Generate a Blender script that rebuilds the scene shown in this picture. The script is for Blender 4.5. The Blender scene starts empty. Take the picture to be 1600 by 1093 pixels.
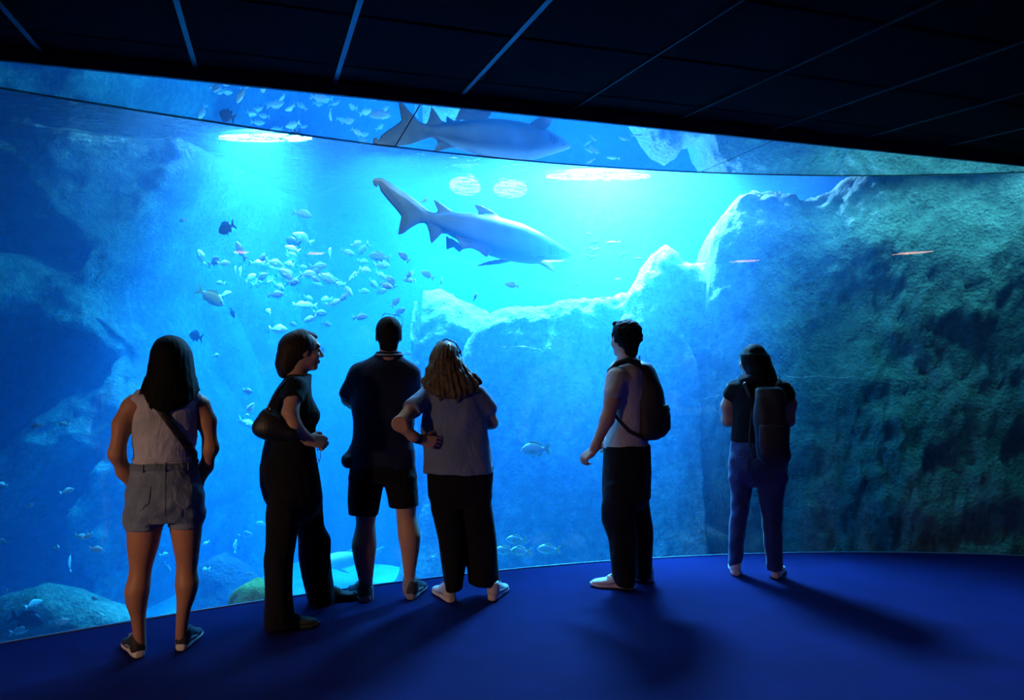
import bpy, bmesh, math, random
import numpy as np
from mathutils import Vector, Matrix, noise
random.seed(7); np.random.seed(7)
SC = bpy.context.scene
COL = SC.collection
PI = math.pi

# ------------------------------------------------------------------ camera
CAMZ, FPX = 1.52, 1200.0
PITCH = math.atan(16.5 / FPX)
cam_data = bpy.data.cameras.new('camera'); cam = bpy.data.objects.new('camera', cam_data)
COL.objects.link(cam)
cam_data.sensor_width = 36.0; cam_data.lens = FPX / 1600 * 36.0
cam_data.clip_start = 0.05; cam_data.clip_end = 100
cam.location = (0, 0, CAMZ); cam.rotation_euler = (PI / 2 + PITCH, 0, 0)
SC.camera = cam

# ------------------------------------------------------------------ world, exposure, cycles limits
world = bpy.data.worlds.new('world'); SC.world = world; world.use_nodes = True
world.node_tree.nodes['Background'].inputs[0].default_value = (0.002, 0.004, 0.010, 1)
world.node_tree.nodes['Background'].inputs[1].default_value = 0.3
SC.view_settings.view_transform = 'Standard'; SC.view_settings.look = 'None'
SC.view_settings.exposure = 0.0; SC.view_settings.gamma = 1.0
SC.view_settings.use_curve_mapping = False
cy = SC.cycles
cy.max_bounces = 8; cy.diffuse_bounces = 3; cy.glossy_bounces = 4; cy.transmission_bounces = 4
cy.volume_bounces = 2; cy.transparent_max_bounces = 16
cy.sample_clamp_indirect = 3.0; cy.sample_clamp_direct = 0.0
cy.caustics_reflective = False; cy.caustics_refractive = False
cy.blur_glossy = 0.6
try:
    cy.use_denoising = True; cy.denoiser = 'OPENIMAGEDENOISE'
except Exception:
    pass

# ------------------------------------------------------------------ lights of the place and added fill lights
WATER_Z = 3.50
def area_light(name, loc, size, energy, color, rot=(0, 0, 0), size_y=None, spread=PI, shape='RECTANGLE'):
    l = bpy.data.lights.new(name, 'AREA'); l.energy = energy; l.color = color
    l.shape = shape if size_y else 'DISK'; l.size = size
    if size_y: l.size_y = size_y
    l.spread = spread
    o = bpy.data.objects.new(name, l); COL.objects.link(o)
    o.location = loc; o.rotation_euler = rot
    return o
LAMP_C = (0.42, 0.56, 1.0)
K = 0.145            # dimmer of all tank lamps
# tank lamps hanging just over the water (x, y, size, power); the one by the shark tail is added fill
TANK_LAMPS = [(0.92, 8.0, 1.0, 27000), (-2.25, 6.75, 0.9, 900), (-0.57, 9.1, 0.5, 2900), (-0.03, 9.35, 0.5, 2900), (-1.4, 8.1, 0.6, 1700),
              (2.9, 8.3, 0.5, 700)]
LAMP_UP = 0.75
for (x, y, s, e) in TANK_LAMPS:
    area_light('tank_lamp_light', (x, y, WATER_Z + LAMP_UP), s, e * K, LAMP_C, size_y=s * 0.5, shape='ELLIPSE')
# narrow beams of the two strongest lamps
area_light('beam_light', (0.92, 8.0, WATER_Z + LAMP_UP - .03), 0.7, 9500 * K, LAMP_C, size_y=0.3, spread=math.radians(70), shape='ELLIPSE')
area_light('beam_light', (-2.25, 6.75, WATER_Z + LAMP_UP - .03), 0.5, 2900 * K, LAMP_C, size_y=0.25, spread=math.radians(60), shape='ELLIPSE')
# added soft blue fill over the whole basin, out of view
area_light('basin_fill_light', (0.3, 7.5, 5.1), 8.5, 420 * K, (0.1, 0.42, 1.0), size_y=4.5)
# added unseen fill strips over the water at the right rock and left
area_light('front_fill_light', (3.4, 6.28, 3.24), 3.4, 240 * K, (0.16, 0.66, 0.85), rot=(math.radians(14), 0, math.radians(-2)), size_y=0.12, spread=math.radians(120))
area_light('left_fill_light', (-3.9, 5.0, WATER_Z + 0.4), 1.6, 60 * K, (0.3, 0.75, 0.9), size_y=0.2)
# added unseen fill strip to brighten the crest of the ridge
area_light('crest_fill_light', (0.35, 7.52, WATER_Z + 0.62), 3.6, 4200 * K, LAMP_C, rot=(math.radians(-4), 0, 0), size_y=0.15, spread=math.radians(56))
# added unseen fill strip behind the window top, lights the fish from the front
area_light('window_fill_light', (-0.9, 5.58, 3.26), 3.4, 270 * K, (0.9, 0.95, 1.0), rot=(math.radians(18), 0, math.radians(17)), size_y=0.15)
# room: warm wall light at the left behind the visitors
area_light('wall_lamp_light', (-3.72, 0.9, 1.45), 0.24, 5.2, (1.0, 0.56, 0.34), rot=tuple(Vector((1.9, 2.55, -0.80)).to_track_quat('-Z', 'Y').to_euler()), size_y=0.24, spread=math.radians(60))
# room: added dim blue fill far behind the visitors, out of view
area_light('room_fill_light', (1.0, -2.8, 2.35), 0.5, 2.2, (0.30, 0.50, 1.0), rot=(math.radians(40), 0, 0), size_y=0.3)

# ------------------------------------------------------------------ projection helpers (pixel of the photograph -> place in the room)
_cp, _sp = math.cos(PITCH), math.sin(PITCH)
def ray(px, py):
    a = (px - 800) / FPX; b = (546.5 - py) / FPX
    return Vector((a, _cp - b * _sp, _sp + b * _cp))
def at_y(px, py, Y):
    r = ray(px, py); t = Y / r.y
    return Vector((r.x * t, Y, CAMZ + r.z * t))
def on_z(px, py, z=0.0):
    r = ray(px, py); t = (z - CAMZ) / r.z
    return Vector((r.x * t, r.y * t, z))

# ------------------------------------------------------------------ object helpers
def link(name, me, mat=None, parent=None, smooth=True):
    o = bpy.data.objects.new(name, me); COL.objects.link(o)
    if mat:
        me.materials.clear(); me.materials.append(mat)
    if parent: o.parent = parent
    if smooth:
        me.polygons.foreach_set('use_smooth', [True] * len(me.polygons))
    return o
def mesh_from(verts, faces, name='mesh'):
    me = bpy.data.meshes.new(name); me.from_pydata([tuple(v) for v in verts], [], [tuple(f) for f in faces]); me.update()
    return me
def np_mesh(name, V, Q):
    me = bpy.data.meshes.new(name)
    V = np.asarray(V, dtype=np.float32); Q = np.asarray(Q, dtype=np.int32); k = Q.shape[1]
    me.vertices.add(len(V)); me.vertices.foreach_set('co', V.ravel())
    me.loops.add(Q.size); me.loops.foreach_set('vertex_index', Q.ravel())
    me.polygons.add(len(Q)); me.polygons.foreach_set('loop_start', np.arange(0, Q.size, k, dtype=np.int32))
    me.polygons.foreach_set('use_smooth', np.ones(len(Q), dtype=bool))
    me.update(calc_edges=True); me.validate()
    return me
def tag(o, label=None, cat=None, group=None, kind=None):
    if label: o['label'] = label
    if cat: o['category'] = cat
    if group: o['group'] = group
    if kind: o['kind'] = kind
    return o
def empty(name, loc=(0, 0, 0), rz=0.0):
    o = bpy.data.objects.new(name, None); COL.objects.link(o)
    o.location = loc; o.rotation_euler = (0, 0, rz); o.empty_display_size = 0.1
    return o
def bm_mesh(bm, name='mesh'):
    me = bpy.data.meshes.new(name); bm.normal_update(); bm.to_mesh(me); bm.free(); return me
def box_bm(bm, c, s, rz=0.0):
    M = Matrix.Translation(c) @ Matrix.Rotation(rz, 4, 'Z') @ Matrix.Diagonal((s[0], s[1], s[2], 1))
    bmesh.ops.create_cube(bm, size=1.0, matrix=M)
def tube_mesh(pts, r, seg=8, closed_ends=True, flat=1.0, up=None):
    """tube along points; r number or list; flat squashes the section along the 'up' hint"""
    pts = [Vector(p) for p in pts]; n = len(pts)
    rr = r if hasattr(r, '__len__') else [r] * n
    V, Fc = [], []
    prev = None
    for i, p in enumerate(pts):
        t = (pts[min(i + 1, n - 1)] - pts[max(i - 1, 0)]).normalized()
        a = up if up is not None else (prev if prev is not None else (Vector((0, 0, 1)) if abs(t.z) < 0.9 else Vector((1, 0, 0))))
        a = (Vector(a) - t * Vector(a).dot(t)).normalized(); b = t.cross(a); prev = a
        for k in range(seg):
            q = 2 * PI * k / seg
            V.append(p + a * (math.cos(q) * rr[i] * flat) + b * (math.sin(q) * rr[i]))
    for i in range(n - 1):
        for k in range(seg):
            k2 = (k + 1) % seg
            Fc.append((i * seg + k, i * seg + k2, (i + 1) * seg + k2, (i + 1) * seg + k))
    if closed_ends:
        Fc.append(tuple(range(seg))[::-1]); Fc.append(tuple((n - 1) * seg + k for k in range(seg)))
    return mesh_from(V, Fc)

# ------------------------------------------------------------------ materials
def new_mat(name):
    m = bpy.data.materials.new(name); m.use_nodes = True
    nt = m.node_tree; nt.nodes.clear()
    out = nt.nodes.new('ShaderNodeOutputMaterial')
    return m, nt, out
def N(nt, t, **kw):
    n = nt.nodes.new(t)
    for k, v in kw.items():
        if k in n.inputs: n.inputs[k].default_value = v
        else: setattr(n, k, v)
    return n
def ramp(nt, src, stops):
    r = nt.nodes.new('ShaderNodeValToRGB'); cr = r.color_ramp
    while len(cr.elements) < len(stops): cr.elements.new(0.5)
    for e, (p, c) in zip(cr.elements, stops): e.position = p; e.color = (*c, 1) if len(c) == 3 else c
    nt.links.new(src, r.inputs[0]); return r
def rgb(r, g, b):
    f = lambda c: (c / 255 / 12.92) if c / 255 <= 0.04045 else ((c / 255 + 0.055) / 1.055) ** 2.4
    return (f(r), f(g), f(b))
def cloth_mat(name, c1, c2=None, rough=0.85, scale=60, bump=0.15, sheen=0.2, vary=6.0, wrinkle=0.55):
    m, nt, out = new_mat(name); c2 = c2 or tuple(x * 0.75 for x in c1)
    tc = N(nt, 'ShaderNodeTexCoord')
    n1 = N(nt, 'ShaderNodeTexNoise', Scale=vary, Detail=4.0); nt.links.new(tc.outputs['Object'], n1.inputs['Vector'])
    n2 = N(nt, 'ShaderNodeTexNoise', Scale=scale * 6, Detail=2.0); nt.links.new(tc.outputs['Object'], n2.inputs['Vector'])
    r = ramp(nt, n1.outputs[0], [(0.35, c2), (0.65, c1)])
    b = N(nt, 'ShaderNodeBsdfPrincipled', Roughness=rough); b.inputs['Sheen Weight'].default_value = sheen; b.inputs['Specular IOR Level'].default_value = 0.12
    nt.links.new(r.outputs[0], b.inputs['Base Color'])
    bp = N(nt, 'ShaderNodeBump', Strength=bump, Distance=0.004); nt.links.new(n2.outputs[0], bp.inputs['Height'])
    if wrinkle:
        mp = N(nt, 'ShaderNodeMapping'); mp.inputs['Scale'].default_value = (1.0, 1.0, 0.55); mp.inputs['Rotation'].default_value = (0, 0.5, 0); nt.links.new(tc.outputs['Object'], mp.inputs[0])
        n3 = N(nt, 'ShaderNodeTexNoise', Scale=9.0, Detail=3.0, Distortion=1.6); nt.links.new(mp.outputs[0], n3.inputs['Vector'])
        b2 = N(nt, 'ShaderNodeBump', Strength=wrinkle, Distance=0.03); nt.links.new(n3.outputs[0], b2.inputs['Height']); nt.links.new(b2.outputs[0], bp.inputs['Normal'])
    nt.links.new(bp.outputs[0], b.inputs['Normal']); nt.links.new(b.outputs[0], out.inputs[0])
    return m
def plain_mat(name, c, rough=0.5, metal=0.0, bump=0.0, scale=20.0, vary=0.12, spec=0.5, coat=0.0):
    m, nt, out = new_mat(name)
    tc = N(nt, 'ShaderNodeTexCoord')
    n1 = N(nt, 'ShaderNodeTexNoise', Scale=scale, Detail=5.0); nt.links.new(tc.outputs['Object'], n1.inputs['Vector'])
    r = ramp(nt, n1.outputs[0], [(0.3, tuple(x * (1 - vary) for x in c)), (0.7, tuple(min(1, x * (1 + vary)) for x in c))])
    b = N(nt, 'ShaderNodeBsdfPrincipled', Roughness=rough, Metallic=metal)
    b.inputs['Specular IOR Level'].default_value = spec; b.inputs['Coat Weight'].default_value = coat
    nt.links.new(r.outputs[0], b.inputs['Base Color'])
    if bump:
        bp = N(nt, 'ShaderNodeBump', Strength=bump, Distance=0.01); nt.links.new(n1.outputs[0], bp.inputs['Height'])
        nt.links.new(bp.outputs[0], b.inputs['Normal'])
    nt.links.new(b.outputs[0], out.inputs[0])
    return m
def rock_mat(name, dark, mid, light, scale=1.0, bump=0.8):
    m, nt, out = new_mat(name)
    tc = N(nt, 'ShaderNodeTexCoord')
    n1 = N(nt, 'ShaderNodeTexNoise', Scale=1.3 * scale, Detail=8.0, Roughness=0.65); nt.links.new(tc.outputs['Object'], n1.inputs['Vector'])
    n2 = N(nt, 'ShaderNodeTexNoise', Scale=14 * scale, Detail=8.0, Roughness=0.7); nt.links.new(tc.outputs['Object'], n2.inputs['Vector'])
    n3 = N(nt, 'ShaderNodeTexVoronoi', Scale=34 * scale); nt.links.new(tc.outputs['Object'], n3.inputs['Vector'])
    mx = N(nt, 'ShaderNodeMix', data_type='FLOAT'); mx.inputs[0].default_value = 0.45
    nt.links.new(n1.outputs[0], mx.inputs[2]); nt.links.new(n2.outputs[0], mx.inputs[3])
    r = ramp(nt, mx.outputs[0], [(0.36, dark), (0.5, mid), (0.62, light)])
    add = N(nt, 'ShaderNodeMath', operation='MULTIPLY_ADD'); add.inputs[1].default_value = 0.35
    nt.links.new(n3.outputs[0], add.inputs[0]); nt.links.new(n2.outputs[0], add.inputs[2])
    bp = N(nt, 'ShaderNodeBump', Strength=bump, Distance=0.09); nt.links.new(add.outputs[0], bp.inputs['Height'])
    b = N(nt, 'ShaderNodeBsdfPrincipled', Roughness=0.95); b.inputs['Specular IOR Level'].default_value = 0.15
    nt.links.new(r.outputs[0], b.inputs['Base Color']); nt.links.new(bp.outputs[0], b.inputs['Normal'])
    nt.links.new(b.outputs[0], out.inputs[0])
    return m

M = {}
M['carpet'] = cloth_mat('carpet', (0.0058, 0.0072, 0.082), (0.0045, 0.006, 0.066), rough=0.95, scale=70, bump=0.5, sheen=0.0, vary=3, wrinkle=0)
M['wall'] = plain_mat('dark_wall', (0.006, 0.008, 0.018), rough=0.8, bump=0.1, scale=8)
M['tile'] = plain_mat('ceiling_tile', (0.0012, 0.0014, 0.0026), rough=0.95, spec=0.05, bump=0.2, scale=40)
M['rail'] = plain_mat('ceiling_rail', (0.06, 0.09, 0.12), rough=0.4, metal=0.4, scale=12)
M['void'] = plain_mat('black_void', (0.002, 0.002, 0.004), rough=0.9)
M['beam'] = plain_mat('beam_paint', (0.030, 0.045, 0.10), rough=0.45, scale=10)
M['beam_edge'] = plain_mat('beam_edge', (0.6, 0.55, 0.62), rough=0.35, metal=0.5, scale=10)
M['rock_right'] = rock_mat('rock_right', (0.14, 0.15, 0.13), (0.30, 0.32, 0.25), (0.50, 0.50, 0.40))
M['rock_mid'] = rock_mat('rock_mid', (0.16, 0.18, 0.17), (0.32, 0.34, 0.31), (0.66, 0.66, 0.60))
M['rock_far'] = rock_mat('rock_far', (0.05, 0.06, 0.06), (0.09, 0.10, 0.10), (0.16, 0.17, 0.16))
M['rock_left'] = rock_mat('rock_left', (0.07, 0.10, 0.07), (0.20, 0.25, 0.18), (0.45, 0.50, 0.36), scale=1.2)
M['sand'] = rock_mat('sand', (0.40, 0.42, 0.38), (0.55, 0.56, 0.50), (0.70, 0.70, 0.62), scale=2.5, bump=0.4)
# mirror-like polished ceiling strip
m, nt, out = new_mat('mirror_ceiling'); b = N(nt, 'ShaderNodeBsdfPrincipled', Roughness=0.02, Metallic=1.0)
tc = N(nt, 'ShaderNodeTexCoord'); n1 = N(nt, 'ShaderNodeTexNoise', Scale=2.0); nt.links.new(tc.outputs['Object'], n1.inputs[0])
r = ramp(nt, n1.outputs[0], [(0.3, (0.72, 0.74, 0.78)), (0.7, (0.78, 0.80, 0.84))]); nt.links.new(r.outputs[0], b.inputs[0])
nt.links.new(b.outputs[0], out.inputs[0]); M['mirror'] = m
# acrylic window: clear pane with a faint mirror reflection
m, nt, out = new_mat('acrylic_glass')
tr = N(nt, 'ShaderNodeBsdfTransparent'); tr.inputs[0].default_value = (0.97, 0.99, 1.0, 1)
gl = N(nt, 'ShaderNodeBsdfGlossy', Roughness=0.0); lw = N(nt, 'ShaderNodeLayerWeight', Blend=0.5)
pw = N(nt, 'ShaderNodeMath', operation='POWER'); pw.inputs[1].default_value = 5.0; nt.links.new(lw.outputs['Facing'], pw.inputs[0])
fr = N(nt, 'ShaderNodeMath', operation='MULTIPLY_ADD'); fr.inputs[1].default_value = 0.5; fr.inputs[2].default_value = 0.035; nt.links.new(pw.outputs[0], fr.inputs[0])
mx = N(nt, 'ShaderNodeMixShader'); nt.links.new(fr.outputs[0], mx.inputs[0]); nt.links.new(tr.outputs[0], mx.inputs[1]); nt.links.new(gl.outputs[0], mx.inputs[2])
nt.links.new(mx.outputs[0], out.inputs[0]); M['glass'] = m
# water body
m, nt, out = new_mat('tank_water')
sc_ = N(nt, 'ShaderNodeVolumeScatter'); sc_.inputs['Color'].default_value = (0.10, 0.42, 1.0, 1); sc_.inputs['Density'].default_value = 0.19; sc_.inputs['Anisotropy'].default_value = 0.45
ab = N(nt, 'ShaderNodeVolumeAbsorption'); ab.inputs['Color'].default_value = (0.0, 0.82, 0.985, 1); ab.inputs['Density'].default_value = 0.75
ad = N(nt, 'ShaderNodeAddShader'); nt.links.new(sc_.outputs[0], ad.inputs[0]); nt.links.new(ab.outputs[0], ad.inputs[1])
nt.links.new(ad.outputs[0], out.inputs['Volume']); M['water'] = m
# water surface: rippled, part see-through, part mirror at grazing angles
m, nt, out = new_mat('water_surface')
tc = N(nt, 'ShaderNodeTexCoord'); mp = N(nt, 'ShaderNodeMapping'); mp.inputs['Scale'].default_value = (1.0, 1.5, 1.0)
nt.links.new(tc.outputs['Object'], mp.inputs[0])
n1 = N(nt, 'ShaderNodeTexNoise', Scale=7.0, Detail=3.0, Distortion=1.2); nt.links.new(mp.outputs[0], n1.inputs['Vector'])
bp = N(nt, 'ShaderNodeBump', Strength=1.0, Distance=0.2); nt.links.new(n1.outputs[0], bp.inputs['Height'])
tr = N(nt, 'ShaderNodeBsdfTransparent'); tr.inputs[0].default_value = (0.95, 0.98, 1.0, 1)
gl = N(nt, 'ShaderNodeBsdfGlossy', Roughness=0.08); nt.links.new(bp.outputs[0], gl.inputs['Normal'])
fr = N(nt, 'ShaderNodeLayerWeight', Blend=0.5); nt.links.new(bp.outputs[0], fr.inputs['Normal'])
mr = N(nt, 'ShaderNodeMapRange'); mr.inputs['From Min'].default_value = 0.28; mr.inputs['From Max'].default_value = 0.55; mr.inputs['To Min'].default_value = 0.08; mr.inputs['To Max'].default_value = 1.0
nt.links.new(fr.outputs['Facing'], mr.inputs[0])
mx = N(nt, 'ShaderNodeMixShader'); nt.links.new(mr.outputs[0], mx.inputs[0]); nt.links.new(tr.outputs[0], mx.inputs[1]); nt.links.new(gl.outputs[0], mx.inputs[2])
nt.links.new(mx.outputs[0], out.inputs[0]); M['surface'] = m

# ------------------------------------------------------------------ the room shell
MZ = CAMZ + 1.48                    # underside of the mirror strip / top of the window
_top = lambda px, py: on_z(px, py, MZ)
pts = []
for (px, yb, yt) in [(0, 1000, 126), (200, 967, 158), (400, 937, 187), (600, 907, 215), (800, 885, 236), (1000, 868, 258), (1300, 866, 272), (1600, 872, 280)]:
    a = on_z(px, yb, 0.0); b = _top(px, yt)
    pts.append((a * 0.7 + b * 0.3).to_2d())
xs = np.array([-4.7] + [p.x for p in pts] + [5.2, 6.4]); ys = np.array([2.75] + [p.y for p in pts] + [5.62, 4.9])
_pf = np.polyfit(xs, ys, 5)
def gy(x): return float(np.polyval(_pf, x))          # plan curve of the window
def gn(x):
    d = float(np.polyval(np.polyder(_pf), x)); v = Vector((-d, 1.0, 0)).normalized(); return v
GX = np.linspace(-4.7, 6.4, 90)

# floor: carpet up to the window
V = []; Fc = []
for i, x in enumerate(GX):
    V += [(x, -5.0, 0), (x, gy(x), 0), (x, gy(x), -0.12), (x, -5.0, -0.12)]
for i in range(len(GX) - 1):
    a = i * 4; b = a + 4
    for k in range(4): Fc.append((a + k, b + k, b + (k + 1) % 4, a + (k + 1) % 4))
Fc.append((0, 1, 2, 3)); e = (len(GX) - 1) * 4; Fc.append((e + 3, e + 2, e + 1, e))
fl = link('floor', mesh_from(V, Fc), M['carpet'], smooth=False); tag(fl, kind='structure')
# window pane: one long curved acrylic sheet
th = 0.05
V = []; Fc = []
for x in GX:
    n = gn(x); p = Vector((x, gy(x), 0)) + n * 0.002; q = p + n * th
    V += [(p.x, p.y, -0.10), (p.x, p.y, MZ), (q.x, q.y, MZ), (q.x, q.y, -0.10)]
for i in range(len(GX) - 1):
    a = i * 4; b = a + 4
    for k in range(4): Fc.append((a + k, a + (k + 1) % 4, b + (k + 1) % 4, b + k))
Fc.append((3, 2, 1, 0)); e = (len(GX) - 1) * 4; Fc.append((e, e + 1, e + 2, e + 3))
win = link('window_1', mesh_from(V, Fc), M['glass']); win.data.set_sharp_from_angle(angle=math.radians(30)); tag(win, kind='structure')
# slim sealing bead where the acrylic meets the carpet
M['bead'] = plain_mat('seal_bead', (0.10, 0.22, 0.42), rough=0.4)
bead = link('trim_1', tube_mesh([(x, gy(x) - 0.008, 0.004) for x in GX], 0.007, 6), M['bead']); tag(bead, kind='structure')

# beam line (straight edge in front of the window)
B0 = on_z(0, 93.5, MZ); B1 = on_z(1600, 259, MZ)
E1 = (B1 - B0).to_2d().normalized(); E1 = Vector((E1.x, E1.y, 0)); E2 = Vector((-E1.y, E1.x, 0))   # along the beam, and from room to window
def bl(s, t, z): p = B0 + E1 * s + E2 * t; return Vector((p.x, p.y, z))
SLOPE = 0.0656; CZ = MZ + 0.062
# mirror strip between beam edge and window, three polished panels with open seams
def strip(s0, s1, name, parent, z=MZ):
    V = []; Fc = []; ss = np.linspace(s0, s1, max(2, int((s1 - s0) / 0.15)))
    n = 0
    for s in ss:
        a = bl(s, 0.012, z)
        # walk along E2 until the window curve
        t = 0.0
        while t < 3.0:
            p = bl(s, t, z)
            if p.y > gy(p.x) - 0.004: break
            t += 0.01
        if t < 0.02: t = 0.02
        b = bl(s, t, z)
        V += [a, b, b + Vector((0, 0, .02)), a + Vector((0, 0, .02))]; n += 1
    for i in range(n - 1):
        k0 = i * 4; k1 = k0 + 4
        for k in range(4): Fc.append((k0 + k, k0 + (k + 1) % 4, k1 + (k + 1) % 4, k1 + k))
    Fc.append((0, 3, 2, 1)); e = (n - 1) * 4; Fc.append((e, e + 1, e + 2, e + 3))
    return link(name, mesh_from(V, Fc), M['mirror'], parent, smooth=False)
mc = empty('trim_2'); tag(mc, kind='structure')
_s = lambda px, py: (on_z(px, py, MZ) - B0).dot(E1)
seam = _s(657, 163)
for (a, b) in [(-2.2, seam - 2.4), (seam - 2.392, seam - 0.004), (seam + 0.004, seam + 2.4), (seam + 2.408, 7.6)]:
    strip(a, b, 'mirror_panel', mc)
# beam: lip with a pale lower edge line
bm = bmesh.new()
L = 10.0; c = bl(2.8, 0.0, 0)
ang = math.atan2(E1.y, E1.x)
box_bm(bm, Vector((c.x, c.y, MZ + 0.031)) - E2 * 0.0, (L + 1, 0.024, 0.070), ang)
beam = link('trim_3', bm_mesh(bm), M['beam'], smooth=False); tag(beam, kind='structure')
bm = bmesh.new(); box_bm(bm, Vector((c.x, c.y, CZ + 0.004)) - E2 * 0.014, (L + 1, 0.006, 0.006), ang)
be = link('beam_edge', bm_mesh(bm), M['beam_edge'], beam, smooth=False)
# header above the window, over the water edge
V = []; Fc = []
for x in GX:
    n = gn(x); p = Vector((x, gy(x), 0)); q = p + n * 0.05
    V += [(p.x, p.y, MZ + .021), (p.x, p.y, 5.2), (q.x, q.y, 5.2), (q.x, q.y, MZ + .001)]
for i in range(len(GX) - 1):
    a = i * 4; b = a + 4
    for k in range(4): Fc.append((a + k, a + (k + 1) % 4, b + (k + 1) % 4, b + k))
hd = link('wall_front', mesh_from(V, Fc), M['wall'], smooth=False); tag(hd, kind='structure')
# ceiling: sloping black slab with square tiles and rails
def cp(s, t, up=0.0):            # point on the sloping ceiling: s along the beam, t from beam into the room
    p = B0 + E1 * s - E2 * t
    return Vector((p.x, p.y, CZ - SLOPE * t + up))
V = [cp(-4, -0.0, .03), cp(9, -0.0, .03), cp(9, 9, .03), cp(-4, 9, .03), cp(-4, 0, .12), cp(9, 0, .12), cp(9, 9, .12), cp(-4, 9, .12)]
ceil = link('ceiling', mesh_from(V, [(0, 1, 2, 3), (7, 6, 5, 4), (0, 4, 5, 1), (1, 5, 6, 2), (2, 6, 7, 3), (3, 7, 4, 0)]), M['void'], smooth=False)
tag(ceil, kind='structure')
TS = 0.716
s0 = (lambda p: (p - B0).dot(E1))(on_z(303, 93, CZ))
tile_me = None
V = [(0.006, -0.006, 0), (TS - .006, -0.006, 0), (TS - .006, -TS + .006, 0), (0.006, -TS + .006, 0)]
tv = []
for z, ins in ((0.0, 0.012), (0.006, 0.0), (0.02, 0.0)):
    tv += [(0.005 + ins, -0.005 - ins, z), (TS - .005 - ins, -0.005 - ins, z), (TS - .005 - ins, -TS + .005 + ins, z), (0.005 + ins, -TS + .005 + ins, z)]
tf = [(3, 2, 1, 0)] + [(a + k, a + (k + 1) % 4, a + 4 + (k + 1) % 4, a + 4 + k) for a in (0, 4) for k in range(4)] + [(8, 9, 10, 11)]
tile_me = mesh_from(tv, tf, 'ceiling_tile'); tile_me.materials.append(M['tile'])
cb = Matrix((( E1.x, E2.x, 0), (E1.y, E2.y, 0), (0, 0, 1))).to_4x4() @ Matrix.Rotation(math.atan(SLOPE), 4, 'X')
for i in range(-4, 9):
    for j in range(-1, 6):
        t0 = 0.33 + j * TS
        s = s0 + i * TS
        if j == -1:
            # cut tiles next to the beam
            me2 = tile_me.copy()
            for v in me2.vertices: v.co.y = max(v.co.y * 0.33 / TS, -0.325)
            me, tt = me2, 0.0
        else:
            me, tt = tile_me, t0
        o = bpy.data.objects.new('ceiling_tile', me); COL.objects.link(o); o.parent = ceil
        o.matrix_world = Matrix.Translation(cp(s, tt)) @ cb
        o.matrix_parent_inverse = Matrix.Identity(4)
for i in range(-4, 10):
    w = 0.012 if i in (-1, 0, 1, 2) else 0.0018
    s = s0 + i * TS
    bm = bmesh.new()
    vs = [bm.verts.new(cp(s - w, 0.0, -.004)), bm.verts.new(cp(s + w, 0.0, -.004)), bm.verts.new(cp(s + w, 6.5, -.004)), bm.verts.new(cp(s - w, 6.5, -.004))]
    vt = [bm.verts.new(v.co + Vector((0, 0, .012))) for v in vs]
    bm.faces.new(vs); bm.faces.new(vt[::-1])
    for k in range(4): bm.faces.new((vs[k], vt[k], vt[(k + 1) % 4], vs[(k + 1) % 4]))
    bmesh.ops.recalc_face_normals(bm, faces=bm.faces)
    link('ceiling_rail', bm_mesh(bm), M['rail'], ceil, smooth=False)
# room walls
def wall(name, p, q, z0, z1, t=0.1, mat='wall'):
    p = Vector((*p, 0)); q = Vector((*q, 0)); c = (p + q) / 2; d = q - p
    bm = bmesh.new(); box_bm(bm, Vector((c.x, c.y, (z0 + z1) / 2)), (d.length, t, z1 - z0), math.atan2(d.y, d.x))
    return tag(link(name, bm_mesh(bm), M[mat], smooth=False), kind='structure')
wall('wall_left', (-4.75, -5.0), (-4.75, gy(-4.7) + .05), 0, 5.2)
wall('wall_right', (6.45, -5.0), (6.45, gy(6.4) + .05), 0, 5.2)
wall('wall_back', (-4.8, -5.05), (6.5, -5.05), 0, 5.2)
for (nm, p, q) in [('baseboard_left', (-4.68, -5.0), (-4.68, gy(-4.6))), ('baseboard_right', (6.38, -5.0), (6.38, gy(6.3))), ('baseboard_back', (-4.7, -4.98), (6.4, -4.98))]:
    wall(nm, p, q, 0.0, 0.10, 0.02, 'beam')

# ------------------------------------------------------------------ the tank
wall('wall_tank_back', (-9.0, 10.6), (9.0, 10.6), -0.8, 5.2)
wall('wall_tank_left', (-8.6, 2.5), (-8.6, 10.6), -0.8, 5.2)
wall('wall_tank_right', (8.6, 4.5), (8.6, 10.6), -0.8, 5.2)
wall('wall_tank_front', (-8.6, 2.5), (-4.7, 2.78), -0.8, 5.2)
wall('wall_tank_side', (6.4, 4.92), (8.6, 4.5), -0.8, 5.2)
bm = bmesh.new(); box_bm(bm, Vector((0, 6.2, 5.25)), (18, 10.5, 0.1)); tc_ = tag(link('ceiling_tank', bm_mesh(bm), M['wall'], smooth=False), kind='structure')

def fbm(p, H=1.0, lac=2.0, octv=5):
    return noise.fractal(p, H, lac, octv)
def smooth(a, b, x):
    t = min(1, max(0, (x - a) / (b - a))); return t * t * (3 - 2 * t)

# tank floor of sand and gravel
def floor_z(x, y):
    return -0.95 + 0.10 * fbm(Vector((x * .7, y * .7, 3.1))) + 0.10 * smooth(7.0, 10, y)
nx, ny = 150, 90
V = []; Fc = []
for j in range(ny):
    f = j / (ny - 1)
    for i in range(nx):
        x = -8.5 + 17.0 * i / (nx - 1); g = gy(max(-4.7, min(6.4, x))) - 0.3; y = g + (10.55 - g) * f
        V.append((x, y, floor_z(x, y)))
for j in range(ny - 1):
    for i in range(nx - 1):
        a = j * nx + i; Fc.append((a, a + 1, a + nx + 1, a + nx))
tf_ = link('ground', mesh_from(V, Fc), M['sand']); tag(tf_, kind='structure')

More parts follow.
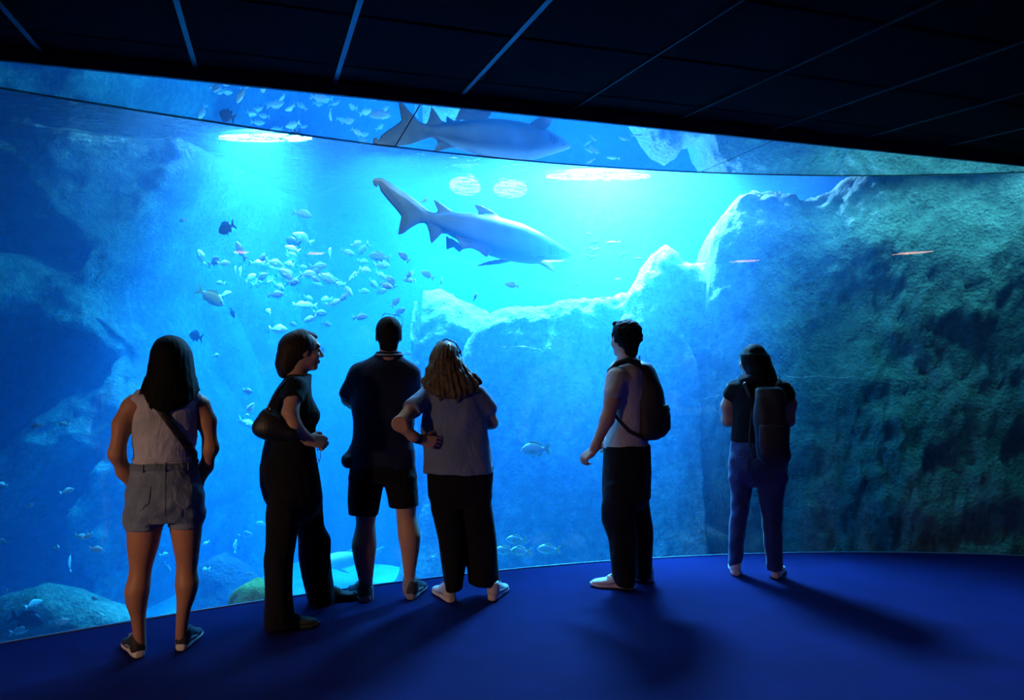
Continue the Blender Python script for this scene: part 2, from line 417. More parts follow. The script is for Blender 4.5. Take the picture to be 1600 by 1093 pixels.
# water body (closed volume)
V = []; Fc = []; xs_ = list(np.linspace(-8.5, 8.5, 70))
for x in xs_:
    xc = max(-4.7, min(6.4, x)); y0 = gy(xc) + 0.075; y0 += (0.3 if x < -4.7 else 0)
    V += [(x, y0, -0.75), (x, y0, WATER_Z - .004), (x, 10.5, WATER_Z - .004), (x, 10.5, -0.75)]
for i in range(len(xs_) - 1):
    a = i * 4; b = a + 4
    for k in range(4): Fc.append((a + k, a + (k + 1) % 4, b + (k + 1) % 4, b + k))
Fc.append((3, 2, 1, 0)); e = (len(xs_) - 1) * 4; Fc.append((e, e + 1, e + 2, e + 3))
me = mesh_from(V, Fc); bm = bmesh.new(); bm.from_mesh(me); bmesh.ops.recalc_face_normals(bm, faces=bm.faces); bm.to_mesh(me); bm.free()
wt = link('water_body', me, M['water'], smooth=False); tag(wt, 'clear blue aquarium water filling the whole tank behind the window', 'water', kind='stuff')
# water surface grid with small waves
nx, ny = 260, 130; V = np.zeros((ny, nx, 3))
for j in range(ny):
    f = j / (ny - 1)
    for i in range(nx):
        x = -8.5 + 17.0 * i / (nx - 1); g = gy(max(-4.7, min(6.4, x))) + 0.07; y = g + (10.5 - g) * f
        V[j, i] = (x, y, WATER_Z + 0.010 * noise.noise(Vector((x * 2.2, y * 3.5, 0))) + 0.006 * noise.noise(Vector((x * 6, y * 9, 4))))
idx = np.arange(nx * ny).reshape(ny, nx)
Q = np.stack([idx[:-1, :-1], idx[:-1, 1:], idx[1:, 1:], idx[1:, :-1]], -1).reshape(-1, 4)
ws = link('water_surface', np_mesh('water_surface', V.reshape(-1, 3), Q), M['surface']); ws.parent = wt

# ---- rocks: a crest line with a front face, a rounded top and a back
def rock(name, label, crest, mat, foot=0.8, back=0.9, zbot=-1.15, amp=0.10, seed=0, step=0.05, nf=46, power=1.6, mid=None, fine=0.022, drop=0.5, round_r=0.2, parent=None, cat='rock', group=None):
    P = [at_y(px, py, Y) for (px, py, Y) in crest]
    P.sort(key=lambda p: p.x)
    X = np.array([p.x for p in P]); Yc = np.array([p.y for p in P]); Zc = np.array([p.z for p in P])
    xs = [X[0]]
    for i in range(len(X) - 1):
        ln = math.dist((X[i], Zc[i]), (X[i + 1], Zc[i + 1])); k = max(1, int(ln / step))
        xs += list(np.linspace(X[i], X[i + 1], k + 1)[1:])
    xs = np.array(xs); yc = np.interp(xs, X, Yc); zc = np.interp(xs, X, Zc)
    nb = 22; rows = []
    cx = float(xs.mean()); cyy = float(yc.mean())
    so = Vector((seed * 7.3, seed * 3.1, seed * 1.7))
    for i, x in enumerate(xs):
        col = []
        z1 = zc[i]; hgt = max(0.02, z1 - zbot)
        for j in range(nf):
            v = 1 - (1 - j / (nf - 1)) ** 1.6
            z = zbot + hgt * v
            R = min(round_r, hgt * .4); zz = z1 - z
            y = yc[i] - foot * (1 - v) ** power * min(1, hgt / 1.5)
            if zz < R: y -= R * (math.sqrt(max(0, 1 - ((R - zz) / R) ** 2)) )
            else: y -= R
            if mid: y += mid(x, z)
            col.append((x, y, z))
        for j in range(1, nb + 1):
            v = j / nb; a = v * PI / 2
            b = back * min(1, hgt / 1.0 + .15)
            y = yc[i] + b * math.sin(a) if v < 1 else yc[i] + b
            z = z1 - (drop * hgt) * (1 - math.cos(a)) if drop < 1 else z1 - hgt * (1 - math.cos(a))
            if v > 0.8: z = z1 * (1 - (v - .8) * 5) + zbot * (v - .8) * 5 if j == nb else z
            col.append((x, y, z))
        rows.append(col)
    V = []; m_ = len(rows[0])
    for i, col in enumerate(rows):
        ed = min(1, min(i, len(rows) - 1 - i) / 6)
        for j, (x, y, z) in enumerate(col):
            p = Vector((x, y, z))
            q = p + so
            vv = 1 - (1 - j / (nf - 1)) ** 1.6 if j < nf else j / (nf - 1)
            a = amp * (0.35 + 0.65 * ed)
            crest_f = min(1, abs(vv - 1) * 5 + 0.25)
            # ridged large relief (mostly in depth) and fine relief
            d1 = (1 - 2 * abs(noise.noise(q * 1.1))) * 0.6 + fbm(q * 0.7, 1.0, 2.1, 4) * 0.8
            d2 = fbm(q * 3.2, 0.9, 2.1, 4)
            d3 = fbm(q * 9.0, 0.8, 2.2, 3)
            y2 = y - a * d1 * crest_f - a * .4 * d2 - fine * d3 - fine * .45 * noise.noise(q * 19)
            z2 = z + (a * .18 * d2 + fine * d3) * (1 if j > 2 else 0)
            x2 = x + a * .25 * noise.noise(q * 2.3 + Vector((9, 9, 9))) * ed * crest_f + fine * .6 * noise.noise(q * 8)
            V.append((x2, y2, z2))
    n = len(rows); idx = np.arange(n * m_).reshape(n, m_)
    Q = np.stack([idx[:-1, :-1], idx[1:, :-1], idx[1:, 1:], idx[:-1, 1:]], -1).reshape(-1, 4)
    Fl = [tuple(q) for q in Q] + [tuple(idx[0, :]), tuple(idx[-1, ::-1])]
    o = link(name, mesh_from(V, Fl), mat, parent)
    if cat: tag(o, label, cat, group)
    return o
# ------------------------------------------------------------------ rock scenery
# D: big right-hand wall, close to the glass at the right
def mid_right(x, z):
    return 0.50 * (-0.38 * math.exp(-((x - 3.1) / .5) ** 2 - ((z - 2.55) / .35) ** 2)
            + 0.30 * math.exp(-((x - 2.7) / .35) ** 2 - ((z - 1.9) / .45) ** 2)
            - 0.25 * math.exp(-((x - 2.0) / .35) ** 2 - ((z - 2.6) / .25) ** 2)
            + 0.22 * math.exp(-((x - 4.3) / .3) ** 2 - ((z - 1.2) / .9) ** 2))
rock('rock_mass', 'towering blue-grey rock wall filling the right side of the tank', [
    (1052, 640, 7.30), (1058, 540, 7.30), (1066, 512, 7.30), (1080, 490, 7.28), (1096, 462, 7.25), (1100, 420, 7.25), (1108, 372, 7.25), (1122, 345, 7.25), (1150, 310, 7.20), (1172, 300, 7.20),
    (1215, 304, 7.15), (1242, 314, 7.15), (1252, 321, 7.15), (1285, 308, 7.10), (1312, 286, 7.05), (1335, 272, 7.00), (1380, 225, 6.95), (1450, 190, 6.90), (1560, 170, 6.80), (1700, 160, 6.70), (1800, 150, 6.60), (2100, 130, 6.30)],
     M['rock_right'], foot=0.42, back=1.3, amp=0.105, seed=1, step=0.035, nf=90, mid=mid_right, fine=0.042, power=1.2)
# front shoulder with its own lit ledge, lower right-hand rock face in front of the notch
rock('rock_shoulder', 'rounded rock knob with a bright rim left of the notch', [
    (955, 640, 7.25), (965, 480, 7.3), (985, 450, 7.3), (1003, 418, 7.3), (1020, 395, 7.3), (1040, 384, 7.3), (1056, 392, 7.3), (1066, 410, 7.3), (1090, 418, 7.35), (1115, 400, 7.4), (1135, 420, 7.4), (1160, 520, 7.4)],
     M['rock_mid'], foot=0.35, back=0.9, amp=0.08, seed=2, step=0.03, nf=60, fine=0.03)
rock('rock_ridge', 'long low rock ridge with a sunlit white crest behind the visitors', [
    (690, 640, 7.15), (716, 568, 7.15), (732, 530, 7.2), (752, 500, 7.25), (770, 484, 7.3), (800, 480, 7.3), (850, 479, 7.3), (900, 468, 7.3), (950, 463, 7.3), (985, 459, 7.3), (1020, 466, 7.2), (1060, 512, 7.1), (1085, 560, 7.05)],
     M['rock_mid'], foot=0.55, back=1.0, amp=0.08, seed=3, step=0.03, round_r=.17, nf=60, fine=0.025)
rock('rock_spur', 'blue rock spur with a bright top beside the blonde visitor', [
    (640, 720, 7.5), (648, 620, 7.5), (660, 540, 7.5), (662, 500, 7.5), (650, 470, 7.5), (664, 455, 7.55), (690, 452, 7.55), (712, 464, 7.5), (740, 478, 7.5), (765, 490, 7.5), (800, 520, 7.5)],
     M['rock_mid'], foot=0.3, back=0.7, amp=0.06, seed=4, step=0.03, round_r=.34, nf=50, fine=0.03)
# hazy rocks far behind
rock('far_rock', 'hazy pale rock slope rising far back behind the dark fish shoal', [
    (420, 652, 9.7), (480, 557, 9.7), (540, 494, 9.7), (580, 474, 9.7), (625, 437, 9.7), (660, 407, 9.7), (700, 397, 9.7), (760, 412, 9.7), (830, 442, 9.7), (900, 452, 9.7), (1000, 457, 9.7), (1100, 452, 9.7)],
     M['rock_far'], foot=0.5, back=0.6, amp=0.10, seed=5, step=0.07, nf=30)
rock('rock_pillar', 'tall faint blue rock pillar between the first two visitors', [
    (225, 800, 8.9), (250, 560, 8.9), (268, 490, 8.9), (300, 462, 8.9), (340, 458, 8.9), (368, 492, 8.9), (392, 545, 8.9), (402, 640, 8.9), (410, 760, 8.9), (424, 900, 8.9)],
     M['rock_left'], foot=0.35, back=0.7, amp=0.08, seed=6, step=0.05, nf=40)
# left wall with arches and caves: depth field over x and height
def poly_in(px, py, poly):
    c = False; n = len(poly)
    for i in range(n):
        x1, y1 = poly[i]; x2, y2 = poly[(i + 1) % n]
        if (y1 > py) != (y2 > py) and px < (x2 - x1) * (py - y1) / (y2 - y1) + x1: c = not c
    return c
def w2p(x, z, Y=7.0): return 800 + FPX * x / Y, 563 - FPX * (z - CAMZ) / Y
CAVES = [[(-200, 520), (0, 545), (40, 495), (95, 505), (150, 530), (185, 560), (150, 600), (95, 625), (40, 700), (-200, 760)],
         [(-200, 940), (30, 830), (60, 790), (110, 735), (185, 700), (150, 770), (130, 830), (175, 900), (120, 935), (60, 925), (-200, 990)],
         [(-200, 200), (0, 200), (60, 300), (110, 350), (150, 400), (120, 420), (60, 400), (0, 400), (-200, 420)]]
xsL = np.linspace(-8.2, -2.65, 180); zsL = np.linspace(-1.1, 3.62, 165)
mask = np.zeros((len(xsL), len(zsL)))
for i, x in enumerate(xsL):
    for j, z in enumerate(zsL):
        px, py = w2p(x, z)
        w = 14 * noise.noise(Vector((px * .02, py * .02, 1)))
        mask[i, j] = 1.0 if any(poly_in(px + w, py + w, c) for c in CAVES) else 0.0
for _ in range(4):
    mm = np.pad(mask, 1, mode='edge'); mask = (mm[:-2, 1:-1] + mm[2:, 1:-1] + mm[1:-1, :-2] + mm[1:-1, 2:] + 2 * mask) / 6
V = np.zeros((len(xsL), len(zsL), 3))
for i, x in enumerate(xsL):
    for j, z in enumerate(zsL):
        q = Vector((x, 2.0, z))
        edge = -3.3 + 0.30 * math.sin(z * 2.0 + .6) + 0.12 * noise.noise(q * 2)
        y = 6.75 + 0.30 * (x + 3) + 1.7 * mask[i, j] - 0.30 * fbm(q * 0.9, 1, 2, 4) - 0.10 * fbm(q * 3.1, .9, 2.1, 4) - .035 * fbm(q * 9, .8, 2.1, 3)
        y += 0.5 * smooth(1.9, 3.4, z) + 2.6 * smooth(edge - .15, edge + .25, x)
        y = max(y, gy(max(-4.7, x)) + 0.25)
        V[i, j] = (x + .03 * noise.noise(q * 5), y, z + .03 * noise.noise(q * 5 + Vector((5, 5, 5))))
idx = np.arange(V.shape[0] * V.shape[1]).reshape(V.shape[:2])
Q = np.stack([idx[:-1, :-1], idx[1:, :-1], idx[1:, 1:], idx[:-1, 1:]], -1).reshape(-1, 4)
o = link('rock_cliff', np_mesh('rock_cliff', V.reshape(-1, 3), Q), M['rock_left'])
md = o.modifiers.new('thick', 'SOLIDIFY'); md.thickness = 0.15; md.offset = -1
tag(o, 'teal rock cliff with dark caves at the left side of the tank', 'rock')
# low rocks on the tank floor
rock('bed_rock', 'low hazy boulder on the tank bed in the bottom left corner', [(-60, 1000, 5.3), (-20, 940, 5.35), (60, 915, 5.4), (110, 925, 5.4), (170, 950, 5.4), (215, 990, 5.3)], M['rock_left'], foot=0.3, back=0.5, amp=0.06, seed=8, nf=24)
rock('bed_rock', 'pale hazy boulder on the tank bed between the legs of two women', [(290, 960, 6.6), (310, 880, 6.6), (340, 868, 6.6), (375, 885, 6.6), (400, 920, 6.6), (420, 960, 6.6)], M['rock_far'], foot=0.3, back=0.5, amp=0.06, seed=9, nf=24)
rock('bed_rock', 'faint boulder behind the bare calf of the man in shorts', [(590, 960, 7.2), (625, 890, 7.2), (650, 800, 7.2), (668, 770, 7.2), (690, 760, 7.2), (740, 800, 7.2)], M['rock_mid'], foot=0.3, back=0.5, amp=0.06, seed=10, nf=24)
# tank back: rough hazy rock wall panel so that the water ends in rock and not in paint
V = []; nx, nz = 120, 40
for i in range(nx):
    for j in range(nz):
        x = -8.5 + 17 * i / (nx - 1); z = -.6 + 5.6 * j / (nz - 1); q = Vector((x, 0, z))
        V.append((x, 10.2 - 0.35 * fbm(q * .8, 1, 2, 4) - .08 * fbm(q * 3, 1, 2, 3), z))
idx = np.arange(nx * nz).reshape(nx, nz)
Q = np.stack([idx[:-1, :-1], idx[1:, :-1], idx[1:, 1:], idx[:-1, 1:]], -1).reshape(-1, 4)
o = link('wall_rock_back', np_mesh('wall_rock_back', V, Q), M['rock_far']); tag(o, kind='structure')
# tank lamps themselves: housings with a glowing lens
M['housing'] = plain_mat('lamp_housing', (0.03, 0.03, 0.035), rough=0.5, metal=0.6)
m, nt, out = new_mat('lamp_lens'); em = N(nt, 'ShaderNodeEmission'); em.inputs[0].default_value = (0.8, 0.95, 1.0, 1); em.inputs[1].default_value = 45.0
nt.links.new(em.outputs[0], out.inputs[0]); M['lens'] = m
names = ['large white flood lamp glowing over the water above the rock ridge', 'white flood lamp glowing over the water above the left fish shoal', 'left one of the two small lamps far behind the shark back', 'right one of the two small lamps far behind the shark back', 'small added fill lamp over the water behind the tail of the shark', 'small lamp over the water above the right rock wall']
for (x, y, s, e), lb in zip(TANK_LAMPS, names):
    t = empty('flood_lamp', (x, y, WATER_Z + LAMP_UP + .04)); tag(t, lb, 'lamp')
    bm = bmesh.new(); box_bm(bm, Vector((0, 0, 0.06)), (s * 1.06, s * .6, 0.10)); bmesh.ops.bevel(bm, geom=bm.edges[:], offset=.02, segments=2); link('housing', bm_mesh(bm), M['housing'], t, smooth=False)
    bm = bmesh.new(); bmesh.ops.create_cone(bm, cap_ends=True, segments=28, radius1=.5, radius2=.5, depth=1.0, matrix=Matrix.Translation((0, 0, -.005)) @ Matrix.Diagonal((s, s * .5, .012, 1))); link('lens', bm_mesh(bm), M['lens'], t, smooth=False)
    for sx in (-.4, .4):
        bm = bmesh.new(); bmesh.ops.create_cone(bm, cap_ends=True, segments=8, radius1=.012, radius2=.012, depth=.8, matrix=Matrix.Translation((sx * s, 0, .5))); link('hanger', bm_mesh(bm), M['housing'], t)

# added glowing discs just over the water, standing in for glints in the ripples
m, nt, out = new_mat('glint_glow'); em = N(nt, 'ShaderNodeEmission'); em.inputs[0].default_value = (0.85, 0.96, 1.0, 1); em.inputs[1].default_value = 14.0
nt.links.new(em.outputs[0], out.inputs[0]); M['glint_glow'] = m
for (x, y, a, b, lb) in ((0.95, 8.45, 1.15, .30, 'wide glowing disc added as a glint over the water right of the shark'), (-2.25, 6.98, .85, .22, 'glowing disc added as a glint on the water above the left part of the shoal'), (-.55, 8.95, .36, .9, 'small glowing disc added as a glint on the water above the back of the shark'), (-.02, 9.1, .40, .9, 'small glowing disc added as a glint on the water above the shoulders of the shark')):
    t = empty('glint_emitter', (x, y, WATER_Z + .05)); tag(t, lb, 'lamp')
    bm = bmesh.new(); bmesh.ops.create_cone(bm, cap_ends=True, segments=28, radius1=.5, radius2=.5, depth=1.0, matrix=Matrix.Translation((0, 0, .0)) @ Matrix.Diagonal((a, b, .02, 1))); link('glint_disc', bm_mesh(bm), M['glint_glow'], t, smooth=False)
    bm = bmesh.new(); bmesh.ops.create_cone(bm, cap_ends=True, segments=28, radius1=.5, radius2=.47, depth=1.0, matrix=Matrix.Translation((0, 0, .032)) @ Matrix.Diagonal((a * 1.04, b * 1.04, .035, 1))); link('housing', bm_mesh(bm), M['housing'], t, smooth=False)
# ------------------------------------------------------------------ implicit surfaces -> meshes
class Field:
    def __init__(s, lo, hi, h):
        s.lo = np.array(lo, np.float32); s.h = h
        s.n = [int(math.ceil((hi[i] - lo[i]) / h)) + 1 for i in range(3)]
        s.ax = [s.lo[i] + h * np.arange(s.n[i], dtype=np.float32) for i in range(3)]
        s.D = np.full(s.n, 1.0, np.float32)
    def like(s):
        f = Field.__new__(Field); f.lo = s.lo; f.h = s.h; f.n = s.n; f.ax = s.ax; f.D = np.full(s.n, 1.0, np.float32); return f
    def copy(s, off=0.0):
        f = s.like(); f.D = s.D - np.float32(off); return f
    def win(s, lo, hi, pad):
        sl = []
        for i in range(3):
            a = int(math.floor((lo[i] - pad - s.lo[i]) / s.h)); b = int(math.ceil((hi[i] + pad - s.lo[i]) / s.h)) + 1
            a = max(0, min(s.n[i], a)); b = max(a, min(s.n[i], b)); sl.append(slice(a, b))
        X = s.ax[0][sl[0]][:, None, None]; Y = s.ax[1][sl[1]][None, :, None]; Z = s.ax[2][sl[2]][None, None, :]
        return tuple(sl), X, Y, Z
    def put(s, sl, d, k, op='add'):
        A = s.D[sl]
        if A.size == 0: return
        if op == 'sub':
            s.D[sl] = np.maximum(A, -d); return
        if k <= 0: s.D[sl] = np.minimum(A, d)
        else:
            hh = np.clip(0.5 + 0.5 * (A - d) / k, 0, 1)
            s.D[sl] = A * (1 - hh) + d * hh - k * hh * (1 - hh)
    def cap(s, a, b, ra, rb=None, k=0.02, sc=(1, 1, 1), op='add'):
        rb = ra if rb is None else rb; a = np.array(a, float); b = np.array(b, float)
        r = max(ra, rb); lo = np.minimum(a, b) - r / min(sc); hi = np.maximum(a, b) + r / min(sc)
        sl, X, Y, Z = s.win(lo, hi, k + 3 * s.h)
        X = (X - a[0]) * sc[0]; Y = (Y - a[1]) * sc[1]; Z = (Z - a[2]) * sc[2]
        ab = (b - a) * np.array(sc); L2 = float(ab @ ab) + 1e-9
        t = np.clip((X * ab[0] + Y * ab[1] + Z * ab[2]) / L2, 0, 1)
        d = np.sqrt((X - t * ab[0]) ** 2 + (Y - t * ab[1]) ** 2 + (Z - t * ab[2]) ** 2) - (ra + (rb - ra) * t)
        s.put(sl, d.astype(np.float32), k, op); return s
    def chain(s, pts, rs, k=0.02, sc=(1, 1, 1)):
        for i in range(len(pts) - 1): s.cap(pts[i], pts[i + 1], rs[i], rs[i + 1], k, sc)
        return s
    def ell(s, c, r, k=0.02, op='add', rot=None):
        R = max(r); sl, X, Y, Z = s.win(np.array(c) - R, np.array(c) + R, k + 3 * s.h)
        X = X - c[0]; Y = Y - c[1]; Z = Z - c[2]
        if rot is not None:
            m = rot.transposed(); X, Y, Z = (m[0][0] * X + m[0][1] * Y + m[0][2] * Z, m[1][0] * X + m[1][1] * Y + m[1][2] * Z, m[2][0] * X + m[2][1] * Y + m[2][2] * Z)
        k0 = np.sqrt((X / r[0]) ** 2 + (Y / r[1]) ** 2 + (Z / r[2]) ** 2) + 1e-6
        k1 = np.sqrt((X / r[0] ** 2) ** 2 + (Y / r[1] ** 2) ** 2 + (Z / r[2] ** 2) ** 2) + 1e-6
        s.put(sl, (k0 * (k0 - 1) / k1).astype(np.float32), k, op); return s
    def loft(s, rows, k=0.02, pw=2.0, inset=0.0, axis=2, capround=0.0, top=1.0, bot=1.0):
        """rows: (t, cu, cv, ru, rv) along the axis (2: u=x, v=y; 0: u=y, v=z)"""
        rows = sorted(rows); R = np.array(rows, float); t = R[:, 0]
        if bot != 1.0: R[0, 3] *= bot; R[0, 4] *= bot
        if top != 1.0: R[-1, 3] *= top; R[-1, 4] *= top
        tt = np.linspace(t[0], t[-1], 160); cols = []
        for c in range(1, 5):
            v = np.interp(tt, t, R[:, c]); ker = np.hanning(15); ker /= ker.sum()
            vp = np.concatenate([2 * v[0] - v[7:0:-1], v, 2 * v[-1] - v[-2:-9:-1]]); cols.append(np.convolve(vp, ker, 'valid'))
        cu, cv, ru, rv = cols
        ru = np.maximum(ru - inset, 0.004); rv = np.maximum(rv - inset, 0.004)
        u0, u1 = (cu - ru).min(), (cu + ru).max(); v0, v1 = (cv - rv).min(), (cv + rv).max()
        if axis == 2: lo, hi = (u0, v0, t[0]), (u1, v1, t[-1])
        else: lo, hi = (t[0], u0, v0), (t[-1], u1, v1)
        sl, X, Y, Z = s.win(lo, hi, k + 3 * s.h)
        T, U, W = (Z, X, Y) if axis == 2 else (X, Y, Z)
        f = lambda a: np.interp(T.ravel(), tt, a).reshape(T.shape).astype(np.float32)
        a, b, p, q = f(cu), f(cv), f(ru), f(rv)
        n = ((np.abs(U - a) / p) ** pw + (np.abs(W - b) / q) ** pw) ** (1 / pw)
        g = (n - 1) * np.minimum(p, q)
        e = np.maximum(T - t[-1], t[0] - T)
        if capround > 0:
            g = np.maximum(g, -9.0); e = e + capround; g2 = g + capround
            d = np.minimum(np.maximum(g2, e), 0) + np.sqrt(np.maximum(g2, 0) ** 2 + np.maximum(e, 0) ** 2) - capround
        else: d = np.maximum(g, e)
        s.put(sl, d.astype(np.float32), k); return s
    def cut(s, nrm, p):               # remove the side the normal points to
        n = Vector(nrm).normalized(); X, Y, Z = s.ax[0][:, None, None], s.ax[1][None, :, None], s.ax[2][None, None, :]
        s.D = np.maximum(s.D, ((X - p[0]) * n.x + (Y - p[1]) * n.y + (Z - p[2]) * n.z).astype(np.float32)); return s
    def slab(s, nrm, p, w):
        s.cut(nrm, [p[i] + Vector(nrm).normalized()[i] * w for i in range(3)]); s.cut([-c for c in nrm], [p[i] - Vector(nrm).normalized()[i] * w for i in range(3)]); return s
    def polyxz(s, pts, op='and'):
        X, Z = s.ax[0][:, None], s.ax[2][None, :]; d = poly2d(X, Z, pts)
        s.D = np.maximum(s.D, d[:, None, :].astype(np.float32)); return s
    def ripple(s, A, fx, fy, fz, seed=0.0):
        X, Y, Z = s.ax[0][:, None, None], s.ax[1][None, :, None], s.ax[2][None, None, :]
        g = np.sin(X * fx + 2.1 * np.sin(Z * fz * .7 + seed) + seed) * np.sin(Y * fy + 1.3 * np.sin(X * fx * .6 + seed * 2)) + 0.7 * np.sin(Z * fz + 1.7 * np.sin(X * fx * .8 + seed) + Y * fy * .5)
        s.D += (A * g).astype(np.float32); return s
    def strands(s, A, cx, cy, freq=30, tw=1.2, seed=0.0):
        X, Y, Z = s.ax[0][:, None, None], s.ax[1][None, :, None], s.ax[2][None, None, :]
        an = np.arctan2(Y - cy, X - cx)
        s.D += (A * (np.sin(an * freq + tw * np.sin(Z * 13 + seed) + seed) + .6 * np.sin(an * freq * .43 + 2 * tw * np.sin(Z * 7 + an * 3)))).astype(np.float32); return s
    def mesh(s):
        D = s.D; D[0], D[-1] = 1, 1; D[:, 0], D[:, -1] = 1, 1; D[:, :, 0], D[:, :, -1] = 1, 1
        I = D < 0
        c = [I[a:I.shape[0] - 1 + a, b:I.shape[1] - 1 + b, e:I.shape[2] - 1 + e] for a in (0, 1) for b in (0, 1) for e in (0, 1)]
        cnt = sum(x.astype(np.int8) for x in c); act = (cnt > 0) & (cnt < 8)
        ijk = np.argwhere(act)
        if len(ijk) == 0: return np.zeros((0, 3)), np.zeros((0, 4), int)
        idm = np.full(act.shape, -1, np.int32); idm[act] = np.arange(len(ijk))
        off = [(a, b, e) for a in (0, 1) for b in (0, 1) for e in (0, 1)]
        val = np.stack([D[ijk[:, 0] + o[0], ijk[:, 1] + o[1], ijk[:, 2] + o[2]] for o in off], 1)
        P = np.zeros((len(ijk), 3)); C = np.zeros(len(ijk)); oa = np.array(off, float)
        for a in range(8):
            for b in range(a + 1, 8):
                if sum(abs(off[a][q] - off[b][q]) for q in range(3)) != 1: continue
                va, vb = val[:, a], val[:, b]; m = (va < 0) != (vb < 0)
                t = np.where(m, va / np.where(m, va - vb, 1), 0)[:, None]
                P += np.where(m[:, None], oa[a] + (oa[b] - oa[a]) * t, 0); C += m
        V = (ijk + P / C[:, None]) * s.h + s.lo
        Q = []
        for ax in range(3):
            u, v = (ax + 1) % 3, (ax + 2) % 3
            s0 = [slice(None)] * 3; s1 = [slice(None)] * 3; s0[ax] = slice(0, -1); s1[ax] = slice(1, None)
            ch = I[tuple(s0)] != I[tuple(s1)]
            e = np.argwhere(ch); e = e[(e[:, u] > 0) & (e[:, v] > 0)]
            cells = []
            for du, dv in ((-1, -1), (0, -1), (0, 0), (-1, 0)):
                q = e.copy(); q[:, u] += du; q[:, v] += dv
                cells.append(idm[q[:, 0], q[:, 1], q[:, 2]])
            q = np.stack(cells, 1); ins = I[e[:, 0], e[:, 1], e[:, 2]]
            q[~ins] = q[~ins][:, ::-1]; Q.append(q)
        Q = np.concatenate(Q); Q = Q[(Q >= 0).all(1)]
        return V, Q
def poly2d(X, Z, pts):
    d = None; sgn = np.ones(np.broadcast(X, Z).shape)
    n = len(pts)
    for i in range(n):
        ax, az = pts[i]; bx, bz = pts[(i + 1) % n]
        ex, ez = bx - ax, bz - az; wx, wz = X - ax, Z - az
        t = np.clip((wx * ex + wz * ez) / (ex * ex + ez * ez + 1e-12), 0, 1)
        dd = (wx - ex * t) ** 2 + (wz - ez * t) ** 2
        d = dd if d is None else np.minimum(d, dd)
        if abs(ez) > 1e-12:
            c = ((az > Z) != (bz > Z)) & (X < ex * (Z - az) / ez + ax); sgn = np.where(c, -sgn, sgn)
    return np.sqrt(d) * sgn
def laplacian(V, Q, it=1, lam=0.5):
    if len(V) == 0: return V
    E = np.concatenate([Q[:, [0, 1]], Q[:, [1, 2]], Q[:, [2, 3]], Q[:, [3, 0]]])
    for _ in range(it):
        S = np.zeros_like(V); C = np.zeros(len(V))
        for a, b in ((0, 1), (1, 0)):
            for c in range(3): S[:, c] += np.bincount(E[:, a], V[E[:, b], c], len(V))
            C += np.bincount(E[:, a], minlength=len(V))
        V = V + lam * (S / np.maximum(C, 1)[:, None] - V)
    return V
def xf(V, M4):
    A = np.array(M4); return V @ A[:3, :3].T + A[:3, 3]
def join_vq(lst):
    V = []; Q = []; n = 0
    for v, q in lst:
        V.append(v); Q.append(q + n); n += len(v)
    return np.concatenate(V), np.concatenate(Q)

# ---- head: x forward, z up, centre of the skull box at the origin, 0.23 m high
_hc = {}
def head_vq(female=False, bald=False):
    key = female
    if key in _hc: return _hc[key]
    f = Field((-.14, -.11, -.16), (.14, .11, .14), .0042); w = 0.94 if female else 1.0
    f.ell((-.014, 0, .028), (.098 * w, .077 * w, .090), 0)
    f.ell((.030, 0, -.036), (.057, .057 * w, .076), .03)
    f.ell((.060, 0, -.094), (.024, .026, .020), .025)
    f.cap((.074, -.026, .030), (.074, .026, .030), .013, k=.02)
    for s_ in (-1, 1):
        f.ell((.058, s_ * .038, -.026), (.026, .022, .024), .02)
        f.ell((.095, s_ * .031, .008), (.016, .017, .011), .006, op='sub')
        f.ell((.072, s_ * .031, .008), (.016, .016, .013), .004)
        f.ell((-.004, s_ * .077 * w, -.008), (.018, .009, .031), .006)
        f.ell((-.001, s_ * .086 * w, -.006), (.009, .005, .018), 0, op='sub')
        f.ell((.094, s_ * .011, -.030), (.011, .008, .007), .008)
    f.cap((.080, 0, .014), (.106, 0, -.024), .008, .0105, k=.010)
    f.ell((.086, 0, -.055), (.012, .024, .006), .006); f.ell((.084, 0, -.067), (.012, .021, .0065), .006)
    f.cap((-.022, 0, -.06), (-.035, 0, -.155), .058 * w, .056 * w, k=.03)
    V, Q = f.mesh(); V = laplacian(V, Q, 1, .4); _hc[key] = (V, Q); return V, Q
